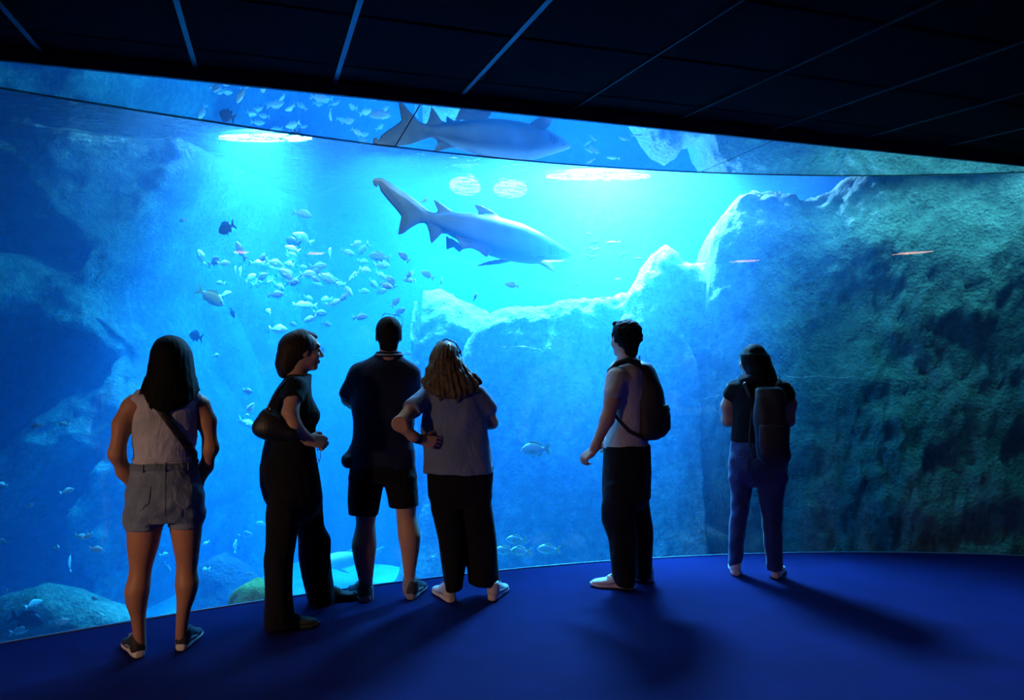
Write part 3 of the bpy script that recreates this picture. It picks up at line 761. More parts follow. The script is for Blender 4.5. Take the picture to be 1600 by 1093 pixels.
def hand_vq(curl=(30, 35, 40, 45), thumb=25, side=1, r=1.0):
    f = Field((-.05, -.085, -.11), (.20, .085, .06), .0034)
    f.cap((-.045, 0, 0), (.0, 0, 0), .024 * r, .023 * r, 0, sc=(1, .85, 1.2))
    ky = (.031, .011, -.010, -.029); kx = (.088, .092, .088, .080); ln = (.072, .080, .074, .058)
    for i in range(4):
        f.cap((0.0, ky[i] * .55, 0), (kx[i], ky[i], 0), .0145 * r, .0115 * r, .012)
    f.ell((.035, .022, -.010), (.030, .016, .014), .012); f.ell((.040, -.024, -.008), (.030, .014, .012), .012)
    for i in range(4):
        p = Vector((kx[i], ky[i], 0)); a = 0.0; spread = (.10, .03, -.03, -.10)[i]
        for j, (fr, rr) in enumerate(((.45, (.0096, .0086)), (.30, (.0086, .0078)), (.25, (.0078, .0066)))):
            a += math.radians(curl[i]) * (1.0, 1.15, .75)[j]
            q = p + Vector((math.cos(a) * math.cos(spread), math.sin(spread) * math.cos(a), -math.sin(a))) * (ln[i] * fr)
            f.cap(p, q, rr[0] * r, rr[1] * r, .0018); p = q
    t = math.radians(thumb); p = Vector((.018, .022, -.006))
    for j, (L_, rr, da) in enumerate(((.045, (.015, .0115), 0), (.032, (.0115, .0098), -12), (.027, (.0098, .0075), -14))):
        an = t + math.radians(da * j) + .25
        q = p + Vector((math.cos(an), math.sin(an) * .9, -.30 - .15 * j)).normalized() * L_
        f.cap(p, q, rr[0], rr[1], .006 if j == 0 else .002); p = q
    V, Q = f.mesh(); V = laplacian(V, Q, 1, .35)
    if side < 0: V = V * np.array([1, -1, 1]); Q = Q[:, ::-1]
    return V, Q
def frame(org, fwd, up):
    f = Vector(fwd).normalized(); u = Vector(up); u = (u - f * u.dot(f)).normalized(); l = u.cross(f)
    return Matrix(((f.x, l.x, u.x, org[0]), (f.y, l.y, u.y, org[1]), (f.z, l.z, u.z, org[2]), (0, 0, 0, 1)))

# ---- sneaker: x towards the toe, heel at x=0; the upper, the sole and laces are separate meshes
_sc = {}
def shoe_parts(style):
    if style in _sc: return _sc[style]
    L = .275; h = .0045
    f = Field((-.03, -.07, -.01), (.31, .07, .15), h)
    f.loft([(.002, 0, .052, .022, .030), (.02, 0, .055, .033, .042), (.06, 0, .055, .035, .045), (.11, .0, .048, .036, .040), (.16, .0, .038, .041, .030), (.21, .0, .034, .044, .024), (.25, .0, .030, .038, .020), (.275, .0, .026, .022, .012)], axis=0, k=0, capround=.006)
    f.cap((.034, 0, .05), (.042, 0, .092), .037, .041, .02)
    f.cap((.07, 0, .088), (.15, 0, .060), .030, .025, .02)
    f.cap((.085, 0, .095), (.076, 0, .128), .018, .014, .015)
    f.cut((-.25, 0, 1), (.0, 0, .112))
    f.cut((0, 0, -1), (0, 0, .016)); f.ripple(.0006, 60, 60, 90)
    up = f.mesh()
    f = Field((-.03, -.07, -.005), (.31, .07, .06), h)
    f.loft([(-.006, 0, .022, .020, .022), (.012, 0, .020, .034, .020), (.06, 0, .018, .038, .017), (.12, 0, .016, .036, .014), (.18, 0, .014, .044, .013), (.235, 0, .014, .044, .013), (.268, 0, .018, .032, .011), (.286, 0, .023, .014, .008)], axis=0, k=0, pw=3.2, capround=.004)
    f.cut((0, 0, -1), (0, 0, .002))
    so = f.mesh()
    f = Field((.03, -.06, .02), (.22, .06, .14), .004)
    for i in range(5):
        x = .082 + i * .020; z = .118 - i * .0105
        f.cap((x, -.020, z - .004), (x + .006, .020, z + .0), .0034, k=0); f.cap((x + .006, -.020, z - .004), (x, .020, z), .0034, k=0)
    f.cap((.084, 0, .122), (.094, .035, .112), .0032, k=0); f.cap((.084, 0, .122), (.094, -.034, .108), .0032, k=0)
    la = f.mesh()
    f = Field((-.02, -.07, .02), (.2, .07, .10), .004)      # side stripe panel
    f.loft([(.05, 0, .050, .0395, .020), (.10, 0, .046, .0405, .016), (.15, 0, .038, .0445, .010)], axis=0, k=0)
    st = f.mesh()
    _sc[style] = (up, so, la, st); return _sc[style]
_shoe_me = {}
def shoe(parent, pos, ang, style, upper, sole, lace, stripe=None, scale=1.0, name='sneaker', pitch=0.0):
    key = (style, upper, sole)
    if key not in _shoe_me:
        up, so, la, st = shoe_parts(0)
        _shoe_me[key] = [np_mesh('sneaker', laplacian(up[0], up[1], 1, .3), up[1]), np_mesh('sole', laplacian(so[0], so[1], 1, .3), so[1]), np_mesh('laces', *la), np_mesh('stripe', laplacian(st[0], st[1], 1, .3), st[1])]
        for me, mt in zip(_shoe_me[key], (upper, sole, lace, stripe or upper)): me.materials.append(M[mt])
    ms = _shoe_me[key]
    o = bpy.data.objects.new(name, ms[0]); COL.objects.link(o); o.parent = parent
    o.location = pos; o.rotation_euler = (0, pitch, ang); o.scale = (scale,) * 3
    for nm, me in (('sole', ms[1]), ('laces', ms[2])) + ((('side_stripe', ms[3]),) if stripe else ()):
        c = bpy.data.objects.new(nm, me); COL.objects.link(c); c.parent = o
    return o

class Person:
    def __init__(s, label, px0, fpy, ext, ztop, h=.0068, cat='person'):
        b = on_z(px0, fpy, 0.0); s.b = b; s.px0 = px0; s.th = math.atan2(b.x, b.y); s.r = math.hypot(b.x, b.y)
        s.root = empty('person', b, -s.th); tag(s.root, label, cat, 'visitors standing at the window')
        s.s = b.y / FPX; s.ext = ext
        x0, x1, y0, y1 = ext
        s.f0 = Field((x0, y0, -.01), (x1, y1, ztop), h)
        s.extra = []
    def F(s): return s.f0.like()
    def p(s, px, py, yo=0.0):
        k = s.s * (1 + yo / s.r)
        return ((px - s.px0) * k * math.cos(s.th), yo, CAMZ - (py - 563) * k)
    def rows(s, lst):
        out = []
        for (py, xl, xr, yc, ry) in lst:
            a = s.p(xl, py, yc); b = s.p(xr, py, yc); out.append((a[2], (a[0] + b[0]) / 2, yc, abs(b[0] - a[0]) / 2, ry))
        return out
    def out(s, f, name, mat, smooth=1, extra=None, parent=None):
        V, Q = f.mesh() if f is not None else (np.zeros((0, 3)), np.zeros((0, 4), int))
        if smooth and len(V): V = laplacian(V, Q, smooth, .45)
        if extra: V, Q = join_vq(([(V, Q)] if len(V) else []) + extra)
        me = np_mesh(name, V, Q); me.materials.append(M[mat])
        o = bpy.data.objects.new(name, me); COL.objects.link(o); o.parent = parent or s.root
        return o
    def world(s, p):
        return s.b + Matrix.Rotation(-s.th, 3, 'Z') @ Vector(p)
    def head(s, c, fwd, tilt_up=(0, 0, 1), female=False, scale=1.0):
        Mx = frame(c, fwd, tilt_up) @ Matrix.Scale(scale, 4); V, Q = head_vq(female); s.hm = Mx
        return (xf(V, Mx), Q)
    def hand(s, c, fwd, up, **kw):
        V, Q = hand_vq(**kw); return (xf(V, frame(c, fwd, up)), Q)
    def eyes(s):
        for sy in (-1, 1):
            bm = bmesh.new(); bmesh.ops.create_uvsphere(bm, u_segments=12, v_segments=8, radius=.0122)
            me = bm_mesh(bm); o = link('eye', me, M['eye'], s.root); o.matrix_basis = s.hm @ Matrix.Translation((.0775, sy * .031, .008))
    def standalone(s, f, name, mat, label, cat, smooth=1):
        V, Q = f.mesh(); V = laplacian(V, Q, smooth, .45); me = np_mesh(name, V, Q); me.materials.append(M[mat])
        o = bpy.data.objects.new(name, me); COL.objects.link(o); o.location = s.root.location; o.rotation_euler = s.root.rotation_euler
        tag(o, label, cat); return o
    def sub(s, f, name, mat, parent, smooth=1):
        V, Q = f.mesh(); V = laplacian(V, Q, smooth, .45); me = np_mesh(name, V, Q); me.materials.append(M[mat])
        o = bpy.data.objects.new(name, me); COL.objects.link(o); o.parent = parent; return o
# ------------------------------------------------------------------ people
M['skin_tan'] = plain_mat('skin_tan', (0.42, 0.21, 0.13), rough=0.5, scale=9, vary=0.08, spec=0.35)
M['skin_fair'] = plain_mat('skin_fair', (0.52, 0.32, 0.24), rough=0.5, scale=9, vary=0.08, spec=0.35)
M['hair_black'] = plain_mat('hair_black', (0.0018, 0.0016, 0.0016), rough=0.75, scale=60, vary=0.4, spec=.15)
M['hair_brown'] = plain_mat('hair_brown', (0.03, 0.018, 0.011), rough=0.6, scale=60, vary=0.4, spec=.2)
M['hair_blonde'] = plain_mat('hair_blonde', (0.13, 0.10, 0.06), rough=0.6, scale=60, vary=0.4, bump=.3, spec=.2)
M['hair_grey'] = plain_mat('hair_grey', (0.012, 0.011, 0.010), rough=0.8, spec=.1, scale=80, vary=0.4)
M['top_white'] = cloth_mat('top_white', (0.50, 0.53, 0.64), bump=.3)
M['denim'] = cloth_mat('denim', (0.20, 0.27, 0.38), (0.14, 0.20, 0.30), bump=.5, vary=14)
M['denim_seam'] = cloth_mat('denim_seam', (0.13, 0.18, 0.27), bump=.5)
M['jeans'] = cloth_mat('jeans', (0.035, 0.065, 0.20), (0.02, 0.045, 0.15), bump=.4, vary=9)
M['black_cloth'] = cloth_mat('black_cloth', (0.009, 0.009, 0.012), rough=.9, sheen=.05)
M['black_trousers'] = cloth_mat('black_trousers', (0.010, 0.010, 0.014), rough=.9, sheen=.05, vary=3)
M['navy_polo'] = cloth_mat('navy_polo', (0.014, 0.022, 0.065), sheen=.1)
M['trim_pale'] = cloth_mat('trim_pale', (0.35, 0.38, 0.42))
M['grey_shirt'] = cloth_mat('grey_shirt', (0.20, 0.28, 0.46), vary=3)
M['white_shirt'] = cloth_mat('white_shirt', (0.62, 0.64, 0.68), vary=3)
M['black_leather'] = plain_mat('black_leather', (0.010, 0.010, 0.012), rough=.45, bump=.3, scale=90)
M['nylon'] = plain_mat('nylon', (0.014, 0.016, 0.024), rough=.6, bump=.2, scale=70)
M['steel'] = plain_mat('steel', (0.55, 0.56, 0.58), rough=.25, metal=1.0)
M['shoe_white'] = plain_mat('shoe_white', (0.62, 0.62, 0.60), rough=.6, scale=30)
M['sole_white'] = plain_mat('sole_white', (0.70, 0.68, 0.62), rough=.6, scale=30)
M['shoe_black'] = plain_mat('shoe_black', (0.02, 0.022, 0.026), rough=.7, scale=50, bump=.3)
M['shoe_navy'] = plain_mat('shoe_navy', (0.03, 0.045, 0.07), rough=.7, scale=50, bump=.3)
M['shoe_grey'] = plain_mat('shoe_grey', (0.30, 0.31, 0.32), rough=.6, scale=30)
M['eye'] = plain_mat('eye', (0.7, 0.7, 0.7), rough=.15)
M['glasses'] = plain_mat('glasses', (0.03, 0.03, 0.035), rough=.3)

def glasses(P, Mx, name='glasses', lensy=.031, r=.003):
    """spectacles in head space: two rims, bridge and temples"""
    vq = []
    f = Field((-.03, -.095, -.045), (.135, .095, .05), .0034)
    for sy in (-1, 1):
        pts = []
        for k in range(13):
            a = 2 * PI * k / 12
            pts.append((.108 - abs(math.cos(a)) * .002, sy * lensy + .024 * math.cos(a), .006 + .018 * math.sin(a)))
        for a, b in zip(pts, pts[1:]): f.cap(a, b, r * .7, k=0)
        f.cap((.104, sy * .055, .012), (-.02, sy * .083, .008), r * .7, k=0)
    f.cap((.110, -.008, .010), (.110, .008, .010), r * .7, k=0)
    V, Q = f.mesh(); me = np_mesh(name, xf(V, Mx), Q); me.materials.append(M['glasses'])
    o = bpy.data.objects.new(name, me); COL.objects.link(o); o.parent = P.root; return o

# ================= 1: woman, white crop top, denim shorts
P = Person('woman with long black hair, white sleeveless top, denim shorts, standing with hands in pockets', 252, 1019, (-.36, .36, -.26, .26), 1.74)
p = P.p
top = [(608, 228, 290, 0, .05), (616, 207, 309, 0, .085), (630, 205, 311, 0, .10), (655, 203, 310, 0, .115), (680, 204, 307, 0, .115), (700, 206, 304, 0, .105), (722, 206, 305, 0, .10)]
hips = [(718, 207, 304, 0, .100), (735, 203, 308, -.01, .108), (756, 198, 314, -.02, .120), (776, 196, 318, -.03, .128), (792, 194, 319, -.025, .122), (812, 195, 318, -.01, .11)]
legL = [(775, 196, 256, 0, .095), (819, 197, 254, 0, .092), (850, 198, 248, 0, .082), (880, 202, 238, 0, .060), (896, 200, 236, -.005, .058), (915, 194, 235, -.02, .062), (935, 197, 231, -.015, .052), (955, 204, 228, -.01, .040), (980, 208, 228, -.005, .036), (1012, 208, 230, 0, .036)]
legR = [(775, 256, 318, 0, .095), (819, 262, 317, 0, .092), (850, 268, 314, 0, .080), (880, 274, 310, 0, .060), (896, 274, 308, -.005, .058), (915, 272, 312, -.02, .062), (935, 275, 306, -.015, .052), (955, 275, 298, -.01, .040), (980, 274, 294, -.005, .036), (1008, 273, 293, .02, .036)]
armL = [p(204, 634), p(190, 660, -.01), p(182, 705, -.03), p(193, 733, .02), p(203, 750, .05)]
armR = [p(312, 634), p(323, 660, -.01), p(329, 703, -.03), p(322, 732, .02), p(314, 750, .05)]
B = P.F()
B.loft(P.rows(top), inset=.012, k=0); B.loft(P.rows(hips), inset=.016, k=.02)
B.loft(P.rows(legL), k=.015, capround=.01); B.loft(P.rows(legR), k=.015, capround=.01)
B.cap(p(262, 600, -.005), p(260, 622), .050, .065, k=.03)
B.cap(p(215, 628), p(300, 628), .048, .048, k=.03)
rr = [.052, .043, .037, .032, .026]
B.chain(armL, rr, .03); B.chain(armR, rr, .03)
hd = P.head(p(263, 563), (0, 1, -.05), female=True)
hl = P.hand(p(199, 742, .05), (.25, .15, -1), (-1, 0, -.2), curl=(15, 15, 15, 15), side=1)
hr = P.hand(p(317, 742, .05), (-.15, .15, -1), (1, 0, -.2), curl=(15, 15, 15, 15), side=-1)
P.out(B, 'body', 'skin_tan', extra=[hd, hl, hr]); P.eyes()
T = P.F(); T.loft(P.rows(top), k=0, pw=2.2); T.cap(p(212, 622), p(300, 622), .05, .05, k=.03)
T.cap(p(262, 590, .0), p(262, 612, -.01), .075, .07, op='sub')
for (x, y) in ((184, 648), (334, 648)): T.cap(p(x, 690, 0), p(x + (10 if x < 250 else -10), 612, 0), .062, .050, op='sub')
T.ripple(.0022, 26, 30, 34, 1.0)
P.out(T, 'crop_top', 'top_white')
# raised bands at the armholes and the hem
T2 = T.copy(.004); T2.slab((0, 0, 1), p(255, 716), .010); P.out(T2, 'hem', 'top_white')
S = P.F(); S.loft(P.rows(hips), k=0, inset=-.004)
S.loft(P.rows([(778, 195, 257, 0, .112), (800, 194, 255.5, 0, .110), (821, 194, 254.5, 0, .104)]), top=.78, k=.02)
S.loft(P.rows([(778, 255, 321, 0, .112), (800, 259, 321, 0, .110), (823, 261, 318, 0, .104)]), top=.78, k=.02)
S.cap(p(226, 782, -.06), p(226, 790, -.06), .075, .07, k=.04); S.cap(p(287, 782, -.06), p(287, 790, -.06), .075, .07, k=.04)
S.cut((0, 0, 1), p(255, 720)); S.ripple(.0022, 40, 40, 50, 2.0)
sh = P.out(S, 'denim_shorts', 'denim')
W = S.copy(.005); W.slab((0, 0, 1), p(255, 726), .018); P.out(W, 'waistband', 'denim_seam', parent=sh)
for poly in ([(203, 752), (236, 751), (234, 775), (219, 790), (203, 782)], [(267, 752), (301, 752), (301, 784), (286, 791), (270, 775)]):
    pk = S.copy(.004); pk.polyxz([(p(a, b)[0], p(a, b)[2]) for a, b in poly]); pk.cut((0, 1, 0), (0, -.02, 0)); P.out(pk, 'back_pocket', 'denim', parent=sh)
sm = S.copy(.0035); sm.slab((1, 0, 0), p(256, 760), .0045); sm.cut((0, 0, -1), p(255, 800)); P.out(sm, 'seam', 'denim_seam', parent=sh, smooth=0)
for x in (222, 256, 292):
    bl_ = S.copy(.010); bl_.slab((1, 0, 0), p(x, 726), .006); bl_.slab((0, 0, 1), p(x, 727), .02); bl_.cut((0, 1, 0), (0, 0, 0)); P.out(bl_, 'belt_loop', 'denim_seam', parent=sh, smooth=0)
# frayed hems: short threads
rng = random.Random(3); vq = []
f = P.F()
for (xl, xr, yh) in ((197, 253, 820), (263, 316, 822)):
    for k in range(46):
        a = rng.uniform(0, 2 * PI); cx = (xl + xr) / 2; c = p(cx + (xr - xl) / 2 * .97 * math.cos(a), yh, .10 * math.sin(a)); f.cap(c, (c[0] + rng.uniform(-.008, .008), c[1], c[2] - rng.uniform(.008, .03)), .0042, .003, k=0)
P.out(f, 'frayed_hem', 'denim', parent=sh, smooth=0)['kind'] = 'stuff'
H = P.F()
H.loft(P.rows([(523.5, 256, 268, 0, .02), (526, 247, 279, 0, .045), (532, 240, 287, 0, .075), (541, 236, 294, 0, .095), (552, 232, 299, 0, .105), (570, 228, 302, -.005, .11), (588, 226, 304.5, -.02, .10), (603, 223, 305.5, -.04, .085), (617, 221, 305, -.06, .065), (628, 228, 298, -.085, .05), (637, 236, 284, -.10, .035), (643, 246, 262, -.11, .02)]), k=0)
H.ell(p(263.5, 556, -.018), (.098, .112, .108), .01)
H.cap(p(262, 572, .14), p(262, 625, .14), .075, .085, op='sub')
H.strands(.0013, p(262, 560)[0], .0, 57, 1.0)
st = []
for a, b, c in (((226, 590, -.02), (218, 608, -.03), (208, 619, -.02)), ((227, 600, -.05), (216, 616, -.05), (212, 622, -.05)), ((304, 592, -.02), (308, 606, -.04), (313, 613, -.04)), ((303, 600, -.04), (307, 612, -.05), (306, 621, -.05)), ((236, 620, -.09), (232, 634, -.10), (234, 642, -.10)), ((286, 615, -.09), (290, 628, -.1), (288, 637, -.1)), ((262, 636, -.11), (258, 646, -.12), (259, 652, -.12))):
    H.cap(p(*a), p(*b), .010, .006, .01); H.cap(p(*b), p(*c), .006, .003, .004)
P.out(H, 'hair', 'hair_black')
for (px_, py_, ang, yo) in ((219, 1020, 105, .015), (282, 1016, 68, .03)):
    q = p(px_, py_); shoe(P.root, (q[0], yo - .05, 0.0), math.radians(ang), 'run', 'shoe_black', 'sole_white', 'shoe_grey', 'shoe_grey', scale=.93)
# crossbody bag: strap across the back, small bag on the far hip
n = Vector((p(303, 713)[0] - p(236, 622)[0], 0, p(303, 713)[2] - p(236, 622)[2])).normalized(); nr = (n.z, 0, -n.x)
U = T.copy(.0); U.D = np.minimum(T.D, S.D); U.D -= .010
U.slab(nr, p(268, 664), .020); U.cut((0, 1, 0), (0, .20, 0)); U.cut((0, 0, 1), p(262, 612)); U.cut((0, 0, -1), p(262, 724))
bag = P.standalone(U, 'crossbody_bag', 'black_leather', 'black crossbody bag strap running diagonally across the white top', 'bag')
Bk = U.copy(.004); Bk.slab((n.x, 0, n.z), p(291, 697), .010); Bk.cut((0, 1, 0), (0, 0, 0)); P.sub(Bk, 'buckle', 'nylon', bag, 0)
Pb = P.F(); Pb.ell(p(287, 742, .165), (.10, .04, .065), 0); P.sub(Pb, 'pouch', 'black_leather', bag)

# ================= 2: woman in profile
P = Person('woman in profile facing right, black clothes, wide trousers and a shoulder bag', 447, 972, (-.30, .48, -.30, .50), 1.80)
p = P.p
tor = [(584, 447, 486, .0, .07), (592, 441, 486, .0, .155), (605, 431, 485, 0, .185), (620, 423, 487, 0, .180), (636, 417, 495, 0, .165), (645, 416, 500, 0, .160), (655, 415, 499, 0, .155), (668, 415, 492, 0, .150), (690, 413, 492, 0, .155)]
hip = [(684, 414, 491, 0, .150), (700, 410, 493, 0, .165), (729, 404, 496, .0, .178), (755, 406, 500, 0, .178), (780, 412, 503, .02, .17), (800, 414, 504, .05, .16)]
B = P.F(); B.loft(P.rows(tor), inset=.012, k=0); B.loft(P.rows(hip[:-1]), inset=.02, k=.02, bot=.6)
B.cap(p(462, 575, 0), p(460, 600, 0), .052, .06, k=.03)
# right (near) arm with the elbow back, hand at the waist; left arm on the far side
B.chain([p(458, 612, -.16), p(452, 645, -.20), p(458, 664, -.21), p(483, 688, -.13), p(488, 691, -.12)], [.050, .041, .038, .026, .024], .03)
B.chain([p(462, 612, .16), p(462, 650, .19), p(485, 686, .12)], [.05, .04, .028], .03)
hm = P.head(p(474, 547), (1, .12, -.06), female=True)
hr = P.hand(p(482, 686, -.14), (1, .35, -.30), (.25, -.9, .5), curl=(32, 30, 38, 42), thumb=35, side=1)
hl = P.hand(p(480, 684, .13), (1, -.4, -.2), (.3, .9, .4), curl=(30, 30, 35, 40), side=-1)
P.out(B, 'body', 'skin_fair', extra=[hm, hr, hl]); P.eyes(); glasses(P, P.hm)
T = P.F(); T.loft(P.rows(tor), k=0); T.cap(p(459, 603, -.14), p(456, 620, -.185), .058, .056, k=.03); T.cap(p(459, 603, .14), p(456, 620, .185), .058, .056, k=.03)
T.cap(p(464, 575, 0), p(465, 588, 0), .062, .052, op='sub'); T.cap(p(455, 634, -.215), p(453, 670, -.24), .060, .07, op='sub'); T.ripple(.002, 30, 22, 32, 4)
P.out(T, 'blouse', 'black_cloth')
R_ = P.F(); R_.loft(P.rows(hip), k=0, bot=.8)
R_.loft(P.rows([(775, 411, 470, -.09, .105), (800, 414, 467, -.09, .105), (825, 416, 465, -.09, .10), (850, 415, 461, -.09, .10), (870, 412, 458, -.09, .105), (920, 413, 457, -.09, .11), (950, 413, 459, -.09, .115), (972, 412, 464, -.09, .12)]), top=.78, k=.03)
R_.ell(p(470, 775, .06), (.105, .13, .16), .04); R_.loft(P.rows([(748, 440, 502, .07, .12), (775, 440, 504, .10, .12), (800, 452, 505, .13, .10), (822, 460, 507, .17, .10), (841, 464, 518, .20, .10), (872, 466, 516, .24, .10), (900, 472, 519, .28, .10), (930, 479, 524, .32, .11), (944, 482, 528, .34, .11)]), top=.78, k=.03)
R_.cut((0, 0, 1), p(450, 686)); R_.ripple(.004, 22, 18, 12, 5)
tr = P.out(R_, 'wide_trousers', 'black_trousers')
f = P.F(); pts = [p(494, 693, .0), p(500, 704, .0), p(500, 716, 0), p(496, 727, 0)]; f.chain(pts, [.004] * 4, 0); pts = [p(492, 693, .0), p(496, 706, -.01), p(497, 720, -.01)]; f.chain(pts, [.004] * 3, 0)
P.out(f, 'drawstring', 'black_cloth', parent=tr, smooth=0)
H = P.F()
H.ell(p(466, 540), (.094, .090, .095), 0); H.cap(p(456, 545), p(447, 568), .088, .068, k=.03, sc=(1, .95, 1)); H.cap(p(448, 562, 0), p(442, 582, 0), .062, .034, k=.02)
H.cap(p(470, 523, 0), p(489, 525, 0), .030, .022, k=.03)
H.cap(p(500, 553, -.0), p(496, 580, 0), .070, .075, op='sub'); H.cap(p(520, 548, 0), p(488, 549, 0), .075, .045, op='sub')
H.strands(.0015, p(462, 545)[0], 0, 46, 1.2); P.out(H, 'hair', 'hair_brown')
for (px_, py_, yo, a) in ((421, 972, -.09, -6), (489, 940, .34, -2)):
    q = p(px_, py_, yo); shoe(P.root, (q[0], yo, 0.0), math.radians(a), 'blk', 'shoe_black', 'shoe_black', 'shoe_black', scale=.98, name='shoe')
bg = P.F(); bg.ell(p(428, 660, -.20), (.098, .055, .098), 0); bg.cap(p(409, 667, -.19), p(455, 676, -.22), .055, .045, k=.03, sc=(1, 1, 1)); bg.cap(p(436, 628, -.22), p(470, 655, -.24), .075, .06, op='sub', k=0)
bg.ripple(.0025, 30, 30, 30, 6)
b2 = P.standalone(bg, 'shoulder_bag', 'black_leather', 'black crescent shoulder bag tucked under the arm of the woman in profile', 'bag')
stp = P.F(); stp.chain([p(414, 645, -.18), p(421, 630, -.19), p(434, 608, -.19), p(448, 593, -.14), p(460, 600, -.0), p(452, 630, .13)], [.012, .010, .010, .010, .010, .010], 0); P.sub(stp, 'strap', 'black_leather', b2)
rg = P.F(); rg.cap(p(419.5, 634, -.20), p(421, 643, -.205), .006, .006, k=0); rg.cap(p(415, 632, -.20), p(420, 634, -.205), .005, k=0); P.sub(rg, 'buckle', 'steel', b2, 0)

# ================= 3: man, navy polo, arms crossed
P = Person('broad man in navy polo and dark shorts with folded arms and glasses on his head', 603, 935, (-.34, .30, -.26, .38), 1.86)
p = P.p
tor = [(552, 588, 624, 0, .058), (558, 578, 630, 0, .075), (565, 562, 641, 0, .095), (573, 552, 648, 0, .110), (590, 547, 651, 0, .125), (615, 548, 650, 0, .13), (645, 551, 648, 0, .13), (690, 549, 646, .01, .13), (731, 546, 649, 0, .13)]
B = P.F(); B.loft(P.rows(tor), inset=.014, k=0)
lL = [(735, 548, 600, 0, .10), (800, 555, 589, 0, .085), (815, 557, 586, -.0, .064), (847, 549, 589, -.025, .070), (872, 553, 586, -.02, .058), (900, 560, 583, -.01, .044), (915, 563, 582, 0, .040), (940, 562, 583, 0, .042)]
lR = [(735, 598, 649, 0, .10), (788, 617, 651, 0, .085), (805, 619, 650, 0, .064), (836, 621, 658, -.025, .070), (862, 626, 655, -.02, .056), (890, 630, 650, -.01, .042), (902, 631, 649, 0, .040), (930, 631, 650, 0, .042)]
B.loft(P.rows([(725, 549, 646, 0, .12), (748, 548, 648, 0, .12)]), k=.02, inset=.014)
B.loft(P.rows(lL), k=.015, capround=.01); B.loft(P.rows(lR), k=.015, capround=.01)
B.cap(p(606, 535, -.01), p(606, 562), .056, .058, k=.03)
B.chain([p(560, 588, .02), p(545, 622, .07), p(552, 628, .13), p(604, 612, .24)], [.055, .045, .042, .030], .03)
B.chain([p(640, 588, .02), p(650, 625, .08), p(640, 634, .14), p(588, 620, .24)], [.055, .045, .042, .030], .03)
h1 = P.hand(p(600, 612, .24), (1, -.1, .15), (0, 1, .2), curl=(25, 25, 25, 25), side=-1); h2 = P.hand(p(592, 621, .25), (-1, -.35, -.1), (0, 1, .2), curl=(30, 30, 30, 30), side=1)
hd = P.head(p(606.5, 524), (0, 1, .02)); P.out(B, 'body', 'skin_fair', extra=[hd, h1, h2]); P.eyes()
T = P.F(); T.loft(P.rows(tor), k=0, pw=2.15)
T.cap(p(561, 584, .0), p(545, 614, .05), .066, .060, k=.04); T.cap(p(639, 584, 0), p(649, 616, .06), .066, .058, k=.04)
T.cap(p(606, 540, .01), p(606, 551, .0), .062, .060, op='sub'); T.ripple(.0028, 18, 22, 26, 7)
po = P.out(T, 'polo_shirt', 'navy_polo')
C_ = P.F(); C_.loft(P.rows([(548.5, 587, 626, -.005, .078), (558, 583, 630, -.005, .088)]), k=0); C_.cap(p(606, 530, .0), p(606, 549, 0), .060, .060, op='sub', k=0); P.out(C_, 'collar', 'navy_polo', parent=po)
C2 = P.F(); C2.loft(P.rows([(552.5, 584, 629, -.005, .084), (555.5, 583.5, 629.5, -.005, .0865)]), k=0, inset=-.003); P.out(C2, 'collar_trim', 'trim_pale', parent=po, smooth=0)
cf = P.F(); cf.cap(p(548, 608, .045), p(541, 621, .066), .064, .060, k=0); cf.slab(tuple(Vector(p(541, 621, .066)) - Vector(p(548, 608, .045))), p(542, 619, .062), .004); P.out(cf, 'cuff_trim', 'trim_pale', parent=po, smooth=0)
S = P.F(); S.loft(P.rows([(724, 547, 648, 0, .128), (745, 545, 651, -.01, .130), (752, 546, 650, 0, .12)]), k=0, bot=.8)
S.loft(P.rows([(722, 549, 604, 0, .125), (745, 544, 600, 0, .12), (775, 543.5, 596, 0, .110), (801, 545, 591, 0, .105)]), top=.78, k=.02); S.loft(P.rows([(722, 592, 648, 0, .125), (745, 598, 652, 0, .12), (770, 603, 653, 0, .110), (790, 607, 653.5, 0, .105)]), top=.78, k=.02)
S.ripple(.003, 22, 20, 20, 8); P.out(S, 'shorts', 'black_cloth')
H = P.F(); H.ell(P.hm @ Vector((-.022, 0, .030)), (.0835, .101, .094), 0); H.cap(P.hm @ Vector((-.035, 0, -.01)), P.hm @ Vector((-.045, 0, -.06)), .072, .058, k=.02); fa = P.hm @ Vector((.03, 0, -.07)); fb = P.hm @ Vector((.075, 0, .03)); H.cut(tuple(Vector((0, (fb - fa).z, -(fb - fa).y))), fa)
H.strands(.0012, 0, 0, 40, .5); P.out(H, 'hair', 'hair_grey')
# sports glasses pushed up on the crown
g = P.F()
gp = [p(594, 500, .03), p(598, 491, .05), p(601, 489.5, .055), p(614, 491, .055), p(627, 494.5, .05), p(628.5, 500, .04), p(627, 512, .0)]
g.chain(gp, [.0042] * 7, 0); g.chain([p(593, 503, .0), p(594, 500, .03)], [.0035] * 2, 0); g.cap(p(598, 495, .055), p(627, 500, .055), .0034, k=0)
P.out(g, 'glasses', 'glasses', smooth=0)
for (px_, py_, yo, a) in ((573, 945, -.055, 112), (641, 936, -.050, 70)):
    q = p(px_, py_, yo); shoe(P.root, (q[0], yo, 0.0), math.radians(a), 'navy', 'shoe_navy', 'shoe_grey', 'shoe_grey', 'shoe_grey', scale=1.0)
for q0, q1 in ((p(573, 915), p(573, 930)), (p(640, 905), p(640, 920))):
    f = P.F(); f.cap(q0, q1, .044, .046, k=0); P.out(f, 'sock', 'shoe_grey')
bg = P.F(); bg.ell(p(545, 717, .0), (.048, .06, .052), 0); bg.cap(p(549, 706, .0), p(552, 695, .0), .03, .02, k=.02); bg.ripple(.002, 40, 40, 40, 3)
